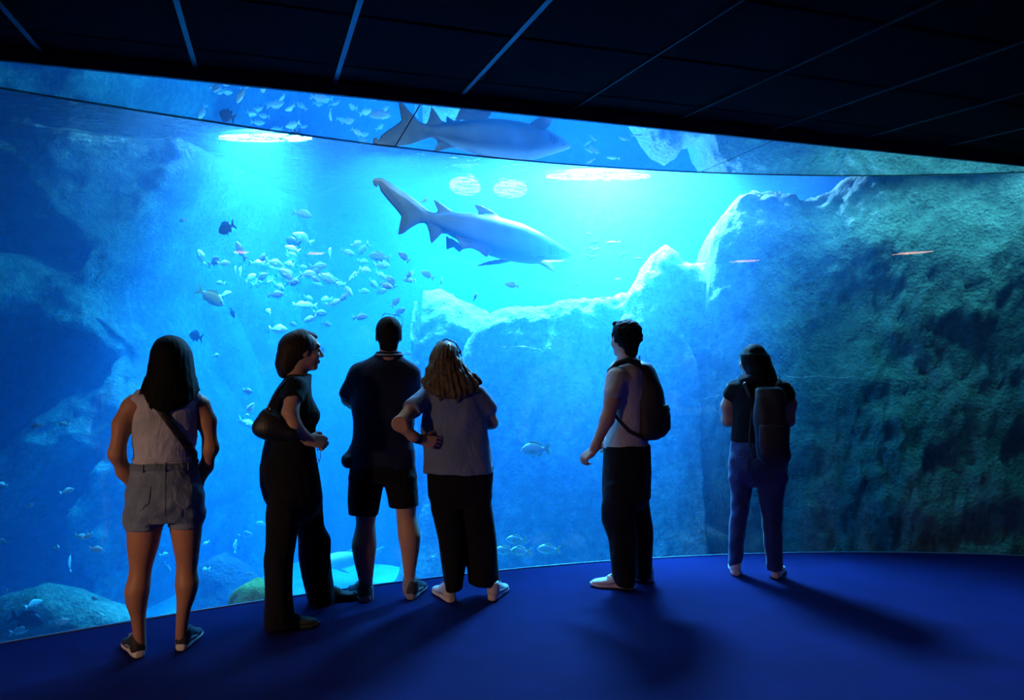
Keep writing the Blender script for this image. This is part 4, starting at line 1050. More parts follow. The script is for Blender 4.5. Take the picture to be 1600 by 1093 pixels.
b3 = P.standalone(bg, 'belt_pouch', 'nylon', 'small black belt pouch bulging at the left hip of the man in polo', 'pouch')
zf = P.F(); zf.cap(p(537, 709, -.045), p(551, 708, -.055), .004, k=0); P.sub(zf, 'zip', 'steel', b3, 0)

# ================= 4: blonde woman, grey shirt
P = Person('blonde woman with long wavy hair in grey shirt, hand on her hip', 716, 936, (-.46, .32, -.26, .36), 1.72)
p = P.p
tor = [(590, 690, 728, 0, .06), (597, 676, 738, 0, .085), (604, 667, 747, 0, .10), (616, 660, 754, 0, .115), (640, 660, 757, 0, .12), (664, 659, 760, 0, .12), (690, 660, 765, 0, .125), (716, 661, 771, 0, .135), (738, 662, 773, 0, .138)]
B = P.F(); B.loft(P.rows(tor), inset=.018, k=0); B.cap(p(705, 575, .01), p(706, 604), .05, .06, k=.03)
eL = [p(668, 616), p(646, 636, -.10), p(624, 661, -.235), p(646, 681, -.20), p(660, 686, -.17)]
B.chain(eL, [.050, .046, .040, .029, .025], .03)
B.chain([p(748, 618), p(762, 642, .02), p(768, 660, .05), p(730, 668, .18)], [.050, .042, .038, .028], .03)
hl = P.hand(p(658, 686, -.170), (1, .25, -.25), (0, -1, .15), curl=(14, 18, 24, 30), thumb=30, side=1, r=.92)
hr = P.hand(p(733, 668, .18), (-1, .2, .2), (0, 1, 0), curl=(40, 40, 40, 40), side=1)
hd = P.head(p(694, 562, .0), (-.25, 1, -.15), (.08, 0, 1), female=True); P.out(B, 'body', 'skin_fair', extra=[hd, hl, hr]); P.eyes()
T = P.F(); T.loft(P.rows(tor), k=0); SL = P.F(); SL.cap(p(670, 614), p(643, 638, -.12), .060, .060, k=.04); T.cap(p(746, 616), p(763, 638, .02), .058, .056, k=.04)
SL.cut(tuple(Vector(p(624, 661, -.235)) - Vector(p(646, 636, -.10))), p(642, 640, -.125)); hh = np.clip(.5 + .5 * (T.D - SL.D) / .02, 0, 1); T.D = T.D * (1 - hh) + SL.D * hh - .02 * hh * (1 - hh); T.cap(p(705, 580), p(706, 594), .055, .05, op='sub'); T.ripple(.004, 20, 18, 17, 9)
P.out(T, 't_shirt', 'grey_shirt')
R_ = P.F(); R_.loft(P.rows([(728, 667, 771, 0, .128), (750, 669, 771, 0, .13), (775, 671, 770, 0, .12), (790, 676, 766, 0, .11)]), k=0, bot=.8)
R_.loft(P.rows([(755, 669, 723, 0, .115), (793, 673.5, 724, 0, .112), (840, 684, 727, 0, .11), (880, 690, 727.5, 0, .11), (917, 694.5, 724, 0, .112)]), top=.78, k=.02)
R_.loft(P.rows([(755, 720, 771, 0, .115), (793, 723, 769.5, 0, .112), (840, 726, 775, 0.02, .11), (875, 728.5, 778, 0.03, .11), (909, 730.5, 781, 0.04, .112)]), top=.78, k=.02)
R_.ripple(.0035, 26, 20, 10, 2); P.out(R_, 'wide_trousers', 'black_trousers')
H = P.F(); H.ell(p(695, 560, -.01), (.092, .105, .115), 0)
H.loft(P.rows([(560, 673, 722, -.01, .10), (575, 667, 731, -.03, .10), (588, 662, 742, -.05, .09), (598, 661, 748, -.07, .075), (608, 666, 746, -.09, .06), (616, 676, 735, -.105, .05), (622, 690, 722, -.11, .03)]), k=.03)
H.cap(p(695, 575, .14), p(700, 625, .14), .075, .09, op='sub')
for a, b in (((742, 588, -.06), (750, 599, -.08)), ((738, 596, -.08), (744, 611, -.10)), ((668, 595, -.07), (662, 608, -.08)), ((690, 618, -.11), (686, 627, -.12)), ((712, 617, -.11), (716, 627, -.12))): H.cap(p(*a), p(*b), .016, .008, .015)
H.strands(.0034, p(697, 560)[0], -.0, 31, 2.4, 1.0); H.ripple(.0035, 60, 50, 55, 4); P.out(H, 'hair', 'hair_blonde')
f = P.F(); f.cap(p(715, 549, -.02), p(722, 556, .02), .006, .005, k=0); f.chain([p(673, 552, .0), p(684, 535, .01), p(697, 529, .01), p(711, 535, .01), p(720, 550, 0)], [.006] * 5, 0, ); P.out(f, 'headband', 'glasses', smooth=0)
f = P.F(); f.cap(p(650, 683.5, -.19), p(653.5, 684.5, -.183), .033, .033, k=0); P.out(f, 'bracelet', 'black_leather')
for (px_, py_, yo, a) in ((706, 938, -.065, 114), (768, 926, -.05, 68)):
    q = p(px_, py_, yo); shoe(P.root, (q[0], yo, 0.0), math.radians(a), 'wht', 'shoe_white', 'sole_white', 'shoe_grey', 'shoe_grey', scale=.97)

# ================= 5: man with backpack
P = Person('young man with curly dark hair, white t-shirt and backpack, facing left', 985, 913, (-.36, .36, -.30, .34), 1.86)
p = P.p
tor = [(561, 962, 1002, 0, .06), (567, 957, 1008, 0, .11), (576, 952, 1013, 0, .165), (590, 950, 1015, 0, .185), (610, 948, 1014, 0, .175), (640, 950, 1012, 0, .16), (670, 947, 1012, 0, .155), (699, 943, 1014, 0, .16)]
B = P.F(); B.loft(P.rows(tor), inset=.015, k=0); B.loft(P.rows([(690, 945, 1012, 0, .15), (780, 945, 1012, 0, .15)]), inset=.02, k=.02)
B.cap(p(979, 540, 0), p(981, 572, 0), .058, .066, k=.03)
B.chain([p(963, 592, -.17), p(957, 625, -.20), p(949, 655, -.20), p(931, 696, -.18), p(927, 705, -.175)], [.058, .050, .044, .029, .026], .03)
B.chain([p(985, 592, .17), p(985, 650, .20), p(960, 690, .17)], [.058, .045, .03], .03)
hl = P.hand(p(929, 702, -.175), (-.72, -.05, -.60), (-.45, -.55, .65), curl=(38, 42, 45, 48), thumb=20, side=-1)
hr = P.hand(p(960, 690, .17), (-1, 0, -.6), (0, 1, 0), curl=(40, 40, 45, 48), side=1)
hd = P.head(p(977, 531), (-.74, .68, .06)); P.out(B, 'body', 'skin_fair', extra=[hd, hl, hr]); P.eyes(); glasses(P, P.hm)
T = P.F(); T.loft(P.rows(tor), k=0); T.cap(p(964, 590, -.165), p(958.5, 612, -.198), .072, .064, k=.03); T.cap(p(985, 588, .15), p(985, 620, .19), .066, .06, k=.03)
T.cap(p(979, 545, 0), p(979, 560, 0), .064, .056, op='sub'); T.cut((0, 0, -1), p(980, 699)); T.ripple(.0028, 24, 20, 24, 11); P.out(T, 't_shirt', 'white_shirt')
R_ = P.F(); R_.loft(P.rows([(694, 943, 1016, 0, .165), (735, 941, 1018, 0, .172), (775, 941, 1018, 0, .16), (795, 945, 1012, 0, .14)]), k=0, bot=.8)
R_.loft(P.rows([(755, 941, 1000, -.085, .105), (790, 940, 996, -.09, .105), (815, 941, 994, -.09, .105), (842, 950, 995, -.09, .10), (880, 955, 996, -.09, .105), (900, 957, 994, -.09, .105), (911, 963, 992, -.09, .10)]), top=.78, k=.03)
R_.loft(P.rows([(755, 975, 1018, .09, .10), (817, 985, 1019.5, .09, .10), (875, 989, 1019.5, .10, .10), (899, 991, 1017.5, .10, .10)]), top=.78, k=.03)
R_.ripple(.004, 24, 20, 12, 13); P.out(R_, 'baggy_trousers', 'black_trousers')
H = P.F(); hc = P.hm @ Vector((-.020, 0, .034)); H.ell(hc, (.102, .104, .096), 0); H.cap(P.hm @ Vector((-.045, 0, -.0)), P.hm @ Vector((-.055, 0, -.075)), .070, .052, k=.02)
H.cap(P.hm @ Vector((.02, -.03, .095)), P.hm @ Vector((.055, .0, .088)), .032, .028, k=.03); H.cap(P.hm @ Vector((.02, .03, .095)), P.hm @ Vector((.055, .01, .088)), .032, .028, k=.03)
rng = random.Random(5)
for k in range(170):
    a = rng.uniform(0, 2 * PI); e = rng.uniform(-.45, 1.5)
    d = Vector((math.cos(a) * math.cos(e), math.sin(a) * math.cos(e), math.sin(e)))
    H.ell(hc + Vector((d.x * .094, d.y * .096, d.z * .092)), (rng.uniform(.012, .021),) * 3, .006)
for k in range(24):
    H.ell(P.hm @ Vector((rng.uniform(.0, .075), rng.uniform(-.05, .05), .098 + rng.uniform(-.01, .022))), (rng.uniform(.012, .02),) * 3, .006)
for sy in (-1, 1): H.cap(P.hm @ Vector((.045, sy * .095, -.07)), P.hm @ Vector((.060, sy * .095, .028)), .050, .040, op='sub')
H.cap(P.hm @ Vector((.13, 0, -.08)), P.hm @ Vector((.13, 0, .02)), .085, .070, op='sub')
P.out(H, 'hair', 'hair_black')
for (px_, py_, yo, a) in ((990, 915, -.09, 176), (1020, 900, .10, 172)):
    q = p(px_, py_, yo); shoe(P.root, (q[0], yo, 0.0), math.radians(a), 'wht', 'shoe_white', 'sole_white', 'shoe_grey', 'shoe_grey', scale=1.02)
bp_ = P.F()
bp_.loft(P.rows([(566, 988, 1016, .0, .09), (575, 990, 1023, .0, .12), (590, 994, 1030, 0, .135), (608, 996, 1037, 0, .14), (632, 992, 1040, 0, .145), (655, 990, 1043, 0, .15), (675, 990, 1041, 0, .15), (685, 998, 1030, 0, .13)]), k=0, pw=2.6, capround=.02)
bp_.ripple(.003, 22, 22, 20, 15)
b5 = P.standalone(bp_, 'backpack', 'nylon', 'dark backpack on the back of the man in white t-shirt', 'backpack')
pk = P.F(); pk.loft(P.rows([(638, 1020, 1046, .0, .10), (650, 1018, 1048, 0, .115), (668, 1018, 1047.5, 0, .115), (681, 1018, 1038, 0, .10)]), k=0, pw=2.6, capround=.015); P.sub(pk, 'front_pocket', 'nylon', b5)
fl_ = P.F(); fl_.loft(P.rows([(630, 1014, 1044, .0, .12), (640, 1014, 1047.5, 0, .13)]), k=0, pw=3, capround=.008); P.sub(fl_, 'flap', 'black_leather', b5)
for sy in (-1, 1):
    sp = P.F(); sp.chain([p(1004, 580, sy * .10), p(996, 566, sy * .12), p(982, 562, sy * .135), p(966, 567, sy * .15), p(953, 579, sy * .165), p(948.5, 596, sy * .16)], [.020, .022, .022, .020, .017, .014], 0)
    sp.chain([p(948.5, 596, sy * .165), p(955, 640, sy * .15), p(968, 657, sy * .160), p(984, 674, sy * .165), p(1001, 682, sy * .15)], [.014, .011, .011, .012, .012], 0)
    P.sub(sp, 'strap', 'nylon', b5)
for sy in (-1, 1):
    sp = P.F(); sp.chain([p(1006, 572, sy * .07), p(1018, 596, sy * .12), p(1028, 630, sy * .13)], [.008, .009, .009], 0); P.sub(sp, 'side_ridge', 'black_leather', b5)
sp = P.F(); sp.chain([p(998, 565, -.05), p(1000, 556, 0), p(998, 565, .05)], [.008] * 3, 0); P.sub(sp, 'grab_loop', 'nylon', b5)
sp = P.F(); sp.chain([p(1045, 652, -.08), p(1047.5, 660, -.085), p(1047.5, 672, -.085)], [.004] * 3, 0); P.sub(sp, 'dangling_cord', 'nylon', b5, 0)

# ================= 6: woman with jeans
P = Person('woman in black vest and blue jeans standing furthest right with a dark backpack', 1180, 898, (-.32, .34, -.32, .36), 1.74)
p = P.p
tor = [(586, 1168, 1204, 0, .07), (592, 1155, 1217, 0, .09), (599, 1146, 1228, 0, .11), (612, 1143, 1231, 0, .12), (640, 1144, 1230, 0, .125), (665, 1144, 1228, 0, .125), (690, 1143, 1228, 0, .125)]
B = P.F(); B.loft(P.rows(tor), inset=.015, k=0); B.cap(p(1182, 572, .01), p(1183, 598, 0), .050, .06, k=.03)
B.chain([p(1146, 606), p(1137, 635, .02), p(1137, 658, .03), p(1163, 652, .20)], [.048, .042, .038, .027], .03)
B.chain([p(1228, 606), p(1235, 630, .02), p(1233, 656, .03), p(1200, 654, .20)], [.048, .042, .038, .027], .03)
hl = P.hand(p(1161, 652, .195), (1, .5, .2), (0, .5, 1), curl=(40, 40, 40, 40), side=-1); hr = P.hand(p(1202, 654, .195), (-1, .5, .2), (0, .5, 1), curl=(40, 40, 40, 40), side=1)
hd = P.head(p(1176, 564, .0), (-.62, .78, 0), female=True, scale=.96); P.out(B, 'body', 'skin_fair', extra=[hd, hl, hr]); P.eyes()
T = P.F(); T.loft(P.rows(tor), k=0); T.cap(p(1150, 606), p(1143, 616, 0), .060, .056, k=.03); T.cap(p(1224, 606), p(1231, 616, 0), .060, .056, k=.03)
T.cap(p(1182, 572), p(1182, 586), .055, .05, op='sub'); T.ripple(.003, 24, 20, 22, 17); vs = P.out(T, 'vest', 'black_cloth')
hood = P.F(); hood.ell(p(1187, 594, -.085), (.125, .055, .045), 0); hood.cap(p(1163, 596, -.03), p(1205, 594, -.03), .045, .045, k=.03); hood.ripple(.004, 40, 30, 30, 3); P.out(hood, 'hood', 'black_cloth', parent=vs)
J = P.F(); J.loft(P.rows([(684, 1144, 1227, 0, .115), (700, 1141, 1230, -.01, .125), (728, 1138, 1232.5, -.02, .130), (750, 1139, 1230, -.01, .12), (758, 1145, 1222, 0, .10)]), k=0, bot=.8)
J.loft(P.rows([(722, 1141, 1188, 0, .11), (745, 1139, 1181.5, 0, .104), (775, 1142, 1174, 0, .090), (796, 1142, 1171, 0, .080), (820, 1139, 1167, -.005, .068), (850, 1138, 1163.5, -.01, .066), (878, 1137.5, 1160, -.005, .060), (884, 1139, 1158, 0, .057)]), top=.78, k=.02)
J.loft(P.rows([(722, 1174, 1230, 0, .11), (745, 1179, 1230.5, 0, .104), (775, 1186, 1225, 0, .090), (800, 1189, 1223, 0, .080), (838, 1192.5, 1222.5, -.005, .068), (860, 1195, 1223, -.01, .064), (880, 1197, 1223.5, -.005, .060), (887, 1199, 1221, 0, .057)]), top=.78, k=.02)
J.ripple(.0022, 34, 30, 44, 19); je = P.out(J, 'jeans', 'jeans')
pk = J.copy(.004); pk.polyxz([(p(a, b)[0], p(a, b)[2]) for a, b in ((1150, 710), (1173, 710), (1172, 732), (1161, 738), (1150, 732))]); pk.cut((0, 1, 0), (0, -.02, 0)); P.out(pk, 'back_pocket', 'jeans', parent=je)
H = P.F(); H.ell(p(1180, 560, -.01), (.092, .098, .108), 0)
H.loft(P.rows([(555, 1160, 1204, -.01, .10), (568, 1164, 1208, -.025, .10), (580, 1167, 1213, -.045, .09), (590, 1168, 1216, -.06, .07), (597, 1176, 1212, -.07, .05)]), k=.03)
fc = P.hm @ Vector((.12, 0, -.06)); fd = P.hm @ Vector((.11, 0, .03)); H.cap(fc, fd, .085, .050, op='sub'); H.strands(.0012, p(1181, 560)[0], 0, 30, 1.4); P.out(H, 'hair', 'hair_black')
for (px_, py_, yo, a) in ((1150, 893, -.06, 96), (1211, 899, -.05, 80)):
    q = p(px_, py_, yo); shoe(P.root, (q[0], yo, 0.0), math.radians(a), 'wht', 'shoe_white', 'sole_white', 'shoe_grey', 'shoe_grey', scale=.92)
bp_ = P.F(); bp_.loft(P.rows([(604, 1182, 1222, -.17, .05), (620, 1179, 1228, -.18, .065), (650, 1178, 1232, -.19, .075), (690, 1180, 1235, -.19, .08), (712, 1184, 1235, -.19, .075), (723, 1192, 1230, -.185, .05)]), k=0, pw=2.8, capround=.02); bp_.ripple(.003, 30, 20, 24, 23)
b6 = P.standalone(bp_, 'backpack', 'nylon', 'long black backpack hanging low on the woman in jeans', 'backpack')
pk = P.F(); pk.loft(P.rows([(662, 1186, 1228, -.24, .045), (690, 1186, 1229, -.245, .05), (712, 1190, 1228, -.24, .045)]), k=0, pw=3, capround=.012); P.sub(pk, 'front_pocket', 'nylon', b6)
for x in (1166, 1216):
    sp = P.F(); sp.chain([p(x + 8 if x < 1190 else x, 618, -.135), p(x, 600, -.12), p(x, 592, -.02), p(x, 612, .12), p(x + 4, 655, .13)], [.018, .018, .018, .014, .012], 0); P.sub(sp, 'strap', 'nylon', b6)
# loose straps hanging from the pack
sp = P.F(); sp.chain([p(1176, 640, -.15), p(1172, 690, -.16), p(1180, 722, -.17), p(1186, 715, -.19)], [.008] * 4, 0); P.sub(sp, 'dangling_strap', 'nylon', b6, 0)
# ------------------------------------------------------------------ sharks and fish
def counter_mat(name, back, belly, rough=.45, lo=-.35, hi=.35, spots=None, spec=.4):
    m, nt, out = new_mat(name)
    tc = N(nt, 'ShaderNodeTexCoord'); sx = N(nt, 'ShaderNodeSeparateXYZ'); nt.links.new(tc.outputs['Normal'], sx.inputs[0])
    n1 = N(nt, 'ShaderNodeTexNoise', Scale=7.0, Detail=5.0); nt.links.new(tc.outputs['Object'], n1.inputs['Vector'])
    ma = N(nt, 'ShaderNodeMath', operation='MULTIPLY_ADD'); ma.inputs[1].default_value = 0.5; nt.links.new(n1.outputs[0], ma.inputs[0]); nt.links.new(sx.outputs[2], ma.inputs[2])
    mr = N(nt, 'ShaderNodeMapRange'); mr.inputs['From Min'].default_value = lo + .25; mr.inputs['From Max'].default_value = hi + .25; nt.links.new(ma.outputs[0], mr.inputs[0])
    r = ramp(nt, mr.outputs[0], [(0, belly), (1, back)])
    b = N(nt, 'ShaderNodeBsdfPrincipled', Roughness=rough); b.inputs['Specular IOR Level'].default_value = spec
    nt.links.new(r.outputs[0], b.inputs[0]); bp = N(nt, 'ShaderNodeBump', Strength=.15, Distance=.01); nt.links.new(n1.outputs[0], bp.inputs['Height']); nt.links.new(bp.outputs[0], b.inputs['Normal'])
    nt.links.new(b.outputs[0], out.inputs[0]); return m
M['shark'] = counter_mat('shark_skin', (0.022, 0.024, 0.032), (0.20, 0.22, 0.24))
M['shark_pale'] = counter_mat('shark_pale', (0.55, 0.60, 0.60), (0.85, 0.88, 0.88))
M['fish_silver'] = counter_mat('fish_silver', (0.80, 0.82, 0.74), (0.92, 0.92, 0.88), rough=.3, spec=.8)
M['fish_blue'] = counter_mat('fish_blue', (0.45, 0.55, 0.58), (0.80, 0.84, 0.84), rough=.35, spec=.6)
M['fish_dark'] = counter_mat('fish_dark', (0.02, 0.02, 0.05), (0.06, 0.06, 0.10))
M['fish_yellow'] = counter_mat('fish_yellow', (0.85, 0.72, 0.25), (0.95, 0.90, 0.65), rough=.4)
M['fish_fin'] = plain_mat('fish_fin', (0.70, 0.68, 0.30), rough=.5)
M['pupil'] = plain_mat('pupil', (0.01, 0.01, 0.01), rough=.1)
M['gill'] = plain_mat('gill_slit', (0.03, 0.03, 0.04), rough=.9)

def build_shark():
    s_ = 6.35 / FPX
    L = lambda px, py: ((px - 750) * s_, (366 - py) * s_)
    def rr(lst):
        o = []
        for (px, yt, yb, w) in lst:
            x, zt = L(px, yt); _, zb = L(px, yb); o.append((x, 0.0, (zt + zb) / 2, w, (zt - zb) / 2))
        return o
    lo = (L(578, 0)[0], -.26, L(0, 440)[1]); hi = (L(896, 0)[0], .26, L(0, 270)[1])
    f = Field(lo, hi, .0075)
    f.loft(rr([(655, 332, 345, .018), (668, 331, 347, .026), (690, 333, 360, .045), (710, 332, 371, .07), (735, 333, 386, .10), (760, 336, 397, .125), (785, 341, 405, .14), (810, 348, 410, .145), (835, 360, 413, .135), (855, 372, 411.5, .115), (872, 383, 408, .09), (884, 391, 404, .06), (890.5, 396, 401, .03)]), axis=0, k=0, capround=.01)
    def fin(pts, y0, th, k=.018, lean=0.0, zref=None):
        P2 = [L(*q) for q in pts]; a = np.array(P2)
        sl, X, Y, Z = f.win((a[:, 0].min(), -.25, a[:, 1].min()), (a[:, 0].max(), .25, a[:, 1].max()), .03)
        d2 = poly2d(X[:, 0, :], Z[0, :, :], P2)[:, None, :]
        zr = a[:, 1].max() if zref is None else zref
        yc = y0 + lean * (zr - Z)
        thk = np.clip(th * (.35 + np.clip(-d2 / .05, 0, 1)), .0048, 1)
        d = np.maximum(d2, np.abs(Y - yc) - thk); f.put(sl, d.astype(np.float32), k)
    fin([(672, 331), (653.6, 316), (640, 305), (625, 296), (610, 285), (597, 278), (586, 277), (582, 282), (584, 290), (590, 293), (591, 287), (595, 299), (608, 315), (618, 326), (627, 338), (624, 352), (621.5, 367), (630, 365), (640, 357), (654, 349), (672, 347)], 0, .016, lean=0.0)
    fin([(676, 311), (683, 313), (702, 326), (716, 335), (682, 337), (684, 328)], 0, .010)
    fin([(740, 319), (752, 320), (772, 331), (786, 344), (744, 340), (748, 332)], 0, .011)
    fin([(664, 344), (670, 362), (673.5, 382), (682, 374), (690, 365), (704, 364), (690, 352)], 0, .010)
    fin([(702, 368), (706, 393), (716, 391), (727, 391), (740, 406), (752, 395), (746, 384), (720, 374)], -.07, .010, lean=-.5)
    fin([(704, 366), (712, 388), (722, 384), (734, 392), (740, 384), (720, 372)], .07, .009, lean=.5)
    fin([(812, 404), (819, 412), (828, 422), (839, 430.5), (842, 420), (842, 408), (836, 400)], -.115, .011, lean=-.9, zref=L(0, 404)[1])
    fin([(808, 400), (780, 404), (755, 414), (772, 413), (801, 410), (824, 404)], .12, .011, lean=.4, zref=L(0, 400)[1])
    # eye socket dent and mouth groove
    f.cap((L(884, 402)[0], -.06, L(0, 403.5)[1]), (L(853, 406)[0], -.112, L(0, 406.5)[1]), .006, .005, 0, op='sub')
    V, Q = f.mesh(); V = laplacian(V, Q, 2, .5)
    th_ = math.atan2(1.4, 1.55); ctr = at_y(750, 366, 5.7 + (750 - 585) / 304 * 1.4)
    def swim(P3):       # the body heads away from the window at 42 degrees
        o_ = []
        for (x, y, z) in P3:
            px_, py_ = 750 + x / s_, 366 - z / s_
            w_ = at_y(px_, py_, 5.7 + (px_ - 585) / 304 * 1.4) - ctr
            o_.append((w_.x - math.sin(th_) * y, w_.y + math.cos(th_) * y, w_.z))
        return np.array(o_)
    me = np_mesh('shark_body', swim(V), Q); me.materials.append(M['shark'])
    parts = []
    g = Field((L(836, 0)[0], -.16, L(0, 412)[1]), (L(866, 0)[0], -.05, L(0, 378)[1]), .0045)
    # project slits on the flank: slightly proud dark grooves
    for k in range(5):
        x = 842 + k * 3.6; n = 6; pts = []
        for j in range(n):
            py = 386 + j * 2.6; X_, Z_ = L(x + j * .5, py)
            i = np.argmin((V[:, 0] - X_) ** 2 + (V[:, 2] - Z_) ** 2 + np.where(V[:, 1] > -.02, 9, 0)); pts.append((X_, V[i, 1] + .001, Z_))
        g.chain(pts, [.0045] * n, 0)
    gv, gq = g.mesh(); mg = np_mesh('gill_slit', swim(gv), gq); mg.materials.append(M['gill']); parts.append(('gill_slits', mg, (0, 0, 0)))
    X_, Z_ = L(870, 392); i = np.argmin((V[:, 0] - X_) ** 2 + (V[:, 2] - Z_) ** 2 + np.where(V[:, 1] > -.02, 9, 0))
    bm = bmesh.new(); bmesh.ops.create_uvsphere(bm, u_segments=12, v_segments=8, radius=.011); ey = bm_mesh(bm); ey.materials.append(M['pupil'])
    e1, e2 = swim([(X_, V[i, 1] + .003, Z_), (X_, -V[i, 1] - .003, Z_)]); parts.append(('eye', ey, tuple(e1))); parts.append(('eye', ey, tuple(e2)))
    return me, parts
sme, sparts = build_shark()
def shark(name, label, loc, rot, scale, mat=None):
    me = sme
    if mat: me = sme.copy(); me.materials.clear(); me.materials.append(M[mat])
    o = bpy.data.objects.new(name, me); COL.objects.link(o); tag(o, label, 'shark')
    o.location = loc; o.rotation_euler = rot; o.scale = (scale,) * 3 if not hasattr(scale, '__len__') else scale
    for nm, pm, pl in sparts:
        c = bpy.data.objects.new(nm, pm); COL.objects.link(c); c.parent = o; c.location = pl
        if nm == 'gill_slits': c['kind'] = 'stuff'
    return o
c = at_y(750, 366, 5.7 + (750 - 585) / 304 * 1.4)
shark('shark', 'large grey shark swimming right below the bright water surface', c, (0, 0, math.radians(0)), 1.0)
c = at_y(548, 874, 6.6)
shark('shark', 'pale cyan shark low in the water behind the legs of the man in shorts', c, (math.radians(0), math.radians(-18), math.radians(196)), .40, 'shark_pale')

def fish_bm(depth=.36, width=.13, taper=1.0, tail=.2, detail=False):
    """fish of length 1, head at +x. returns meshes: body, tail, dorsal, anal, pectoral"""
    prof = [(.50, .02, .0), (.47, .10, -.01), (.42, .22, -.005), (.34, .36, .0), (.22, .47, .01), (.08, .50, .01), (-.06, .44, .005), (-.18, .30, 0), (-.27, .16, 0), (-.33, .10, 0)]
    seg = 10; V = []; Fc = []
    for (x, hh, zc) in prof:
        h = depth * hh * 1.0; w = width * min(1, hh * 2.1) * .5
        for k in range(seg):
            a = 2 * PI * k / seg; V.append((x, w * math.sin(a), zc + h * math.cos(a)))
    for i in range(len(prof) - 1):
        for k in range(seg): Fc.append((i * seg + k, i * seg + (k + 1) % seg, (i + 1) * seg + (k + 1) % seg, (i + 1) * seg + k))
    Fc.append(tuple(range(seg))[::-1]); n = (len(prof) - 1) * seg; Fc.append(tuple(n + k for k in range(seg)))
    def plate(pts, t=.008, y=0.0, lean=0.0):
        v = [(x, y - t + lean * z, z) for x, z in pts] + [(x, y + t + lean * z, z) for x, z in pts]; m_ = len(pts)
        f = [tuple(range(m_)), tuple(range(m_, 2 * m_))[::-1]] + [(k, k + m_, (k + 1) % m_ + m_, (k + 1) % m_) for k in range(m_)]
        return v, f
    d = depth
    fins = {'tail_fin': plate([(-.31, d * .09), (-.40, d * .30), (-.52, d * .50), (-.50, d * .30), (-.44, 0), (-.50, -d * .30), (-.52, -d * .50), (-.40, -d * .30), (-.31, -d * .09)]),
            'dorsal_fin': plate([(.20, d * .44), (.16, d * .60), (.05, d * .64), (-.08, d * .56), (-.20, d * .40), (-.24, d * .20), (-.10, d * .38), (.05, d * .46)]),
            'anal_fin': plate([(-.06, -d * .40), (-.14, -d * .55), (-.22, -d * .38), (-.23, -d * .18)]),
            'pelvic_fin': plate([(.16, -d * .44), (.06, -d * .68), (.04, -d * .44)]),
            'pectoral_fin': plate([(.20, -d * .05), (.03, -d * .02), (.00, -d * .20), (.10, -d * .24)], y=-width * .52, lean=-.1),
            'far_pectoral_fin': plate([(.20, -d * .05), (.03, -d * .02), (.00, -d * .20), (.10, -d * .24)], y=width * .52, lean=.1)}
    return (V, Fc), fins
def recalc(me):
    bm = bmesh.new(); bm.from_mesh(me); bmesh.ops.recalc_face_normals(bm, faces=bm.faces); bm.to_mesh(me); bm.free()
def small_fish_mesh(depth, width, mat, bend=0.0):
    (V, Fc), fins = fish_bm(depth, width); V = list(V); Fc = list(Fc)
    for v, f in fins.values():
        n = len(V); V += v; Fc += [tuple(i + n for i in q) for q in f]
    if bend: V = [(x, y + bend * (x - .1) ** 2 * (1 if x < .1 else .3), z) for x, y, z in V]
    me = mesh_from(V, Fc, 'fish'); recalc(me); me.materials.append(M[mat])
    me.polygons.foreach_set('use_smooth', [True] * len(me.polygons)); return me
def big_fish(name, label, px, py, Y, lpx, yaw, pitch, mat, finmat, depth=.36, width=.13):
    (V, Fc), fins = fish_bm(depth, width); me = mesh_from(V, Fc, 'fish_body'); recalc(me)
    L = lpx * Y / FPX
    o = bpy.data.objects.new(name, me); COL.objects.link(o); me.materials.append(M[mat]); me.polygons.foreach_set('use_smooth', [True] * len(me.polygons))
    o.location = at_y(px, py, Y); o.scale = (L,) * 3; o.rotation_euler = (0, -math.radians(pitch), math.radians(yaw)); tag(o, label, 'fish')
    for k, (v, f) in fins.items():
        m2 = mesh_from(v, f); recalc(m2); m2.materials.append(M[finmat]); c = bpy.data.objects.new('pectoral_fin' if k == 'far_pectoral_fin' else k, m2); COL.objects.link(c); c.parent = o
    for sy in (-1, 1):
        bm = bmesh.new(); bmesh.ops.create_uvsphere(bm, u_segments=10, v_segments=6, radius=.022, matrix=Matrix.Translation((.39, sy * width * .30, depth * .08))); m2 = bm_mesh(bm); m2.materials.append(M['pupil']); c = bpy.data.objects.new('eye', m2); COL.objects.link(c); c.parent = o
    return o
big_fish('yellow_fish', 'yellow striped fish diving right at the left of the shoal', 329, 464, 5.95, 47, 8, -32, 'fish_yellow', 'fish_fin', .42)
big_fish('bream', 'silver bream with yellow tail swimming left beside the hand of the man with backpack', 836, 702, 6.2, 46, 176, -3, 'fish_silver', 'fish_fin', .46, .15)
for (x, y, l, lb) in ((806, 843, 32, 'small silver fish swimming left just above three others near the floor'), (789, 860, 34, 'silver fish partly hidden by the wide trousers of the blonde woman'), (813, 861, 34, 'silver fish in the middle of the row swimming low past the trousers'), (857, 858, 37, 'rightmost silver fish swimming left low beside the leg of the backpack man')):
    big_fish('silver_fish', lb, x, y, 6.2, l, 176, 2, 'fish_silver', 'fish_fin', .42)
big_fish('dark_fish', 'round dark fish swimming left above the shoal', 354, 356, 6.0, 30, 170, -25, 'fish_dark', 'fish_dark', .62, .14)
big_fish('dark_fish', 'round dark fish beside the head of the black haired woman', 306, 525, 6.1, 27, 160, 15, 'fish_dark', 'fish_dark', .58, .14)
big_fish('dark_fish', 'dark fish in the thick of the silver shoal', 458, 378, 6.6, 34, 150, 20, 'fish_dark', 'fish_dark', .46, .14)
big_fish('dark_fish', 'tiny dark blue fish nose-down below the yellow fish', 363, 489, 6.0, 17, 40, -65, 'fish_dark', 'fish_dark', .36, .14)
big_fish('dark_fish', 'large dark fish resting near the tank bed at bottom left', 42, 968, 4.95, 48, 20, -20, 'fish_dark', 'fish_dark', .50, .16)

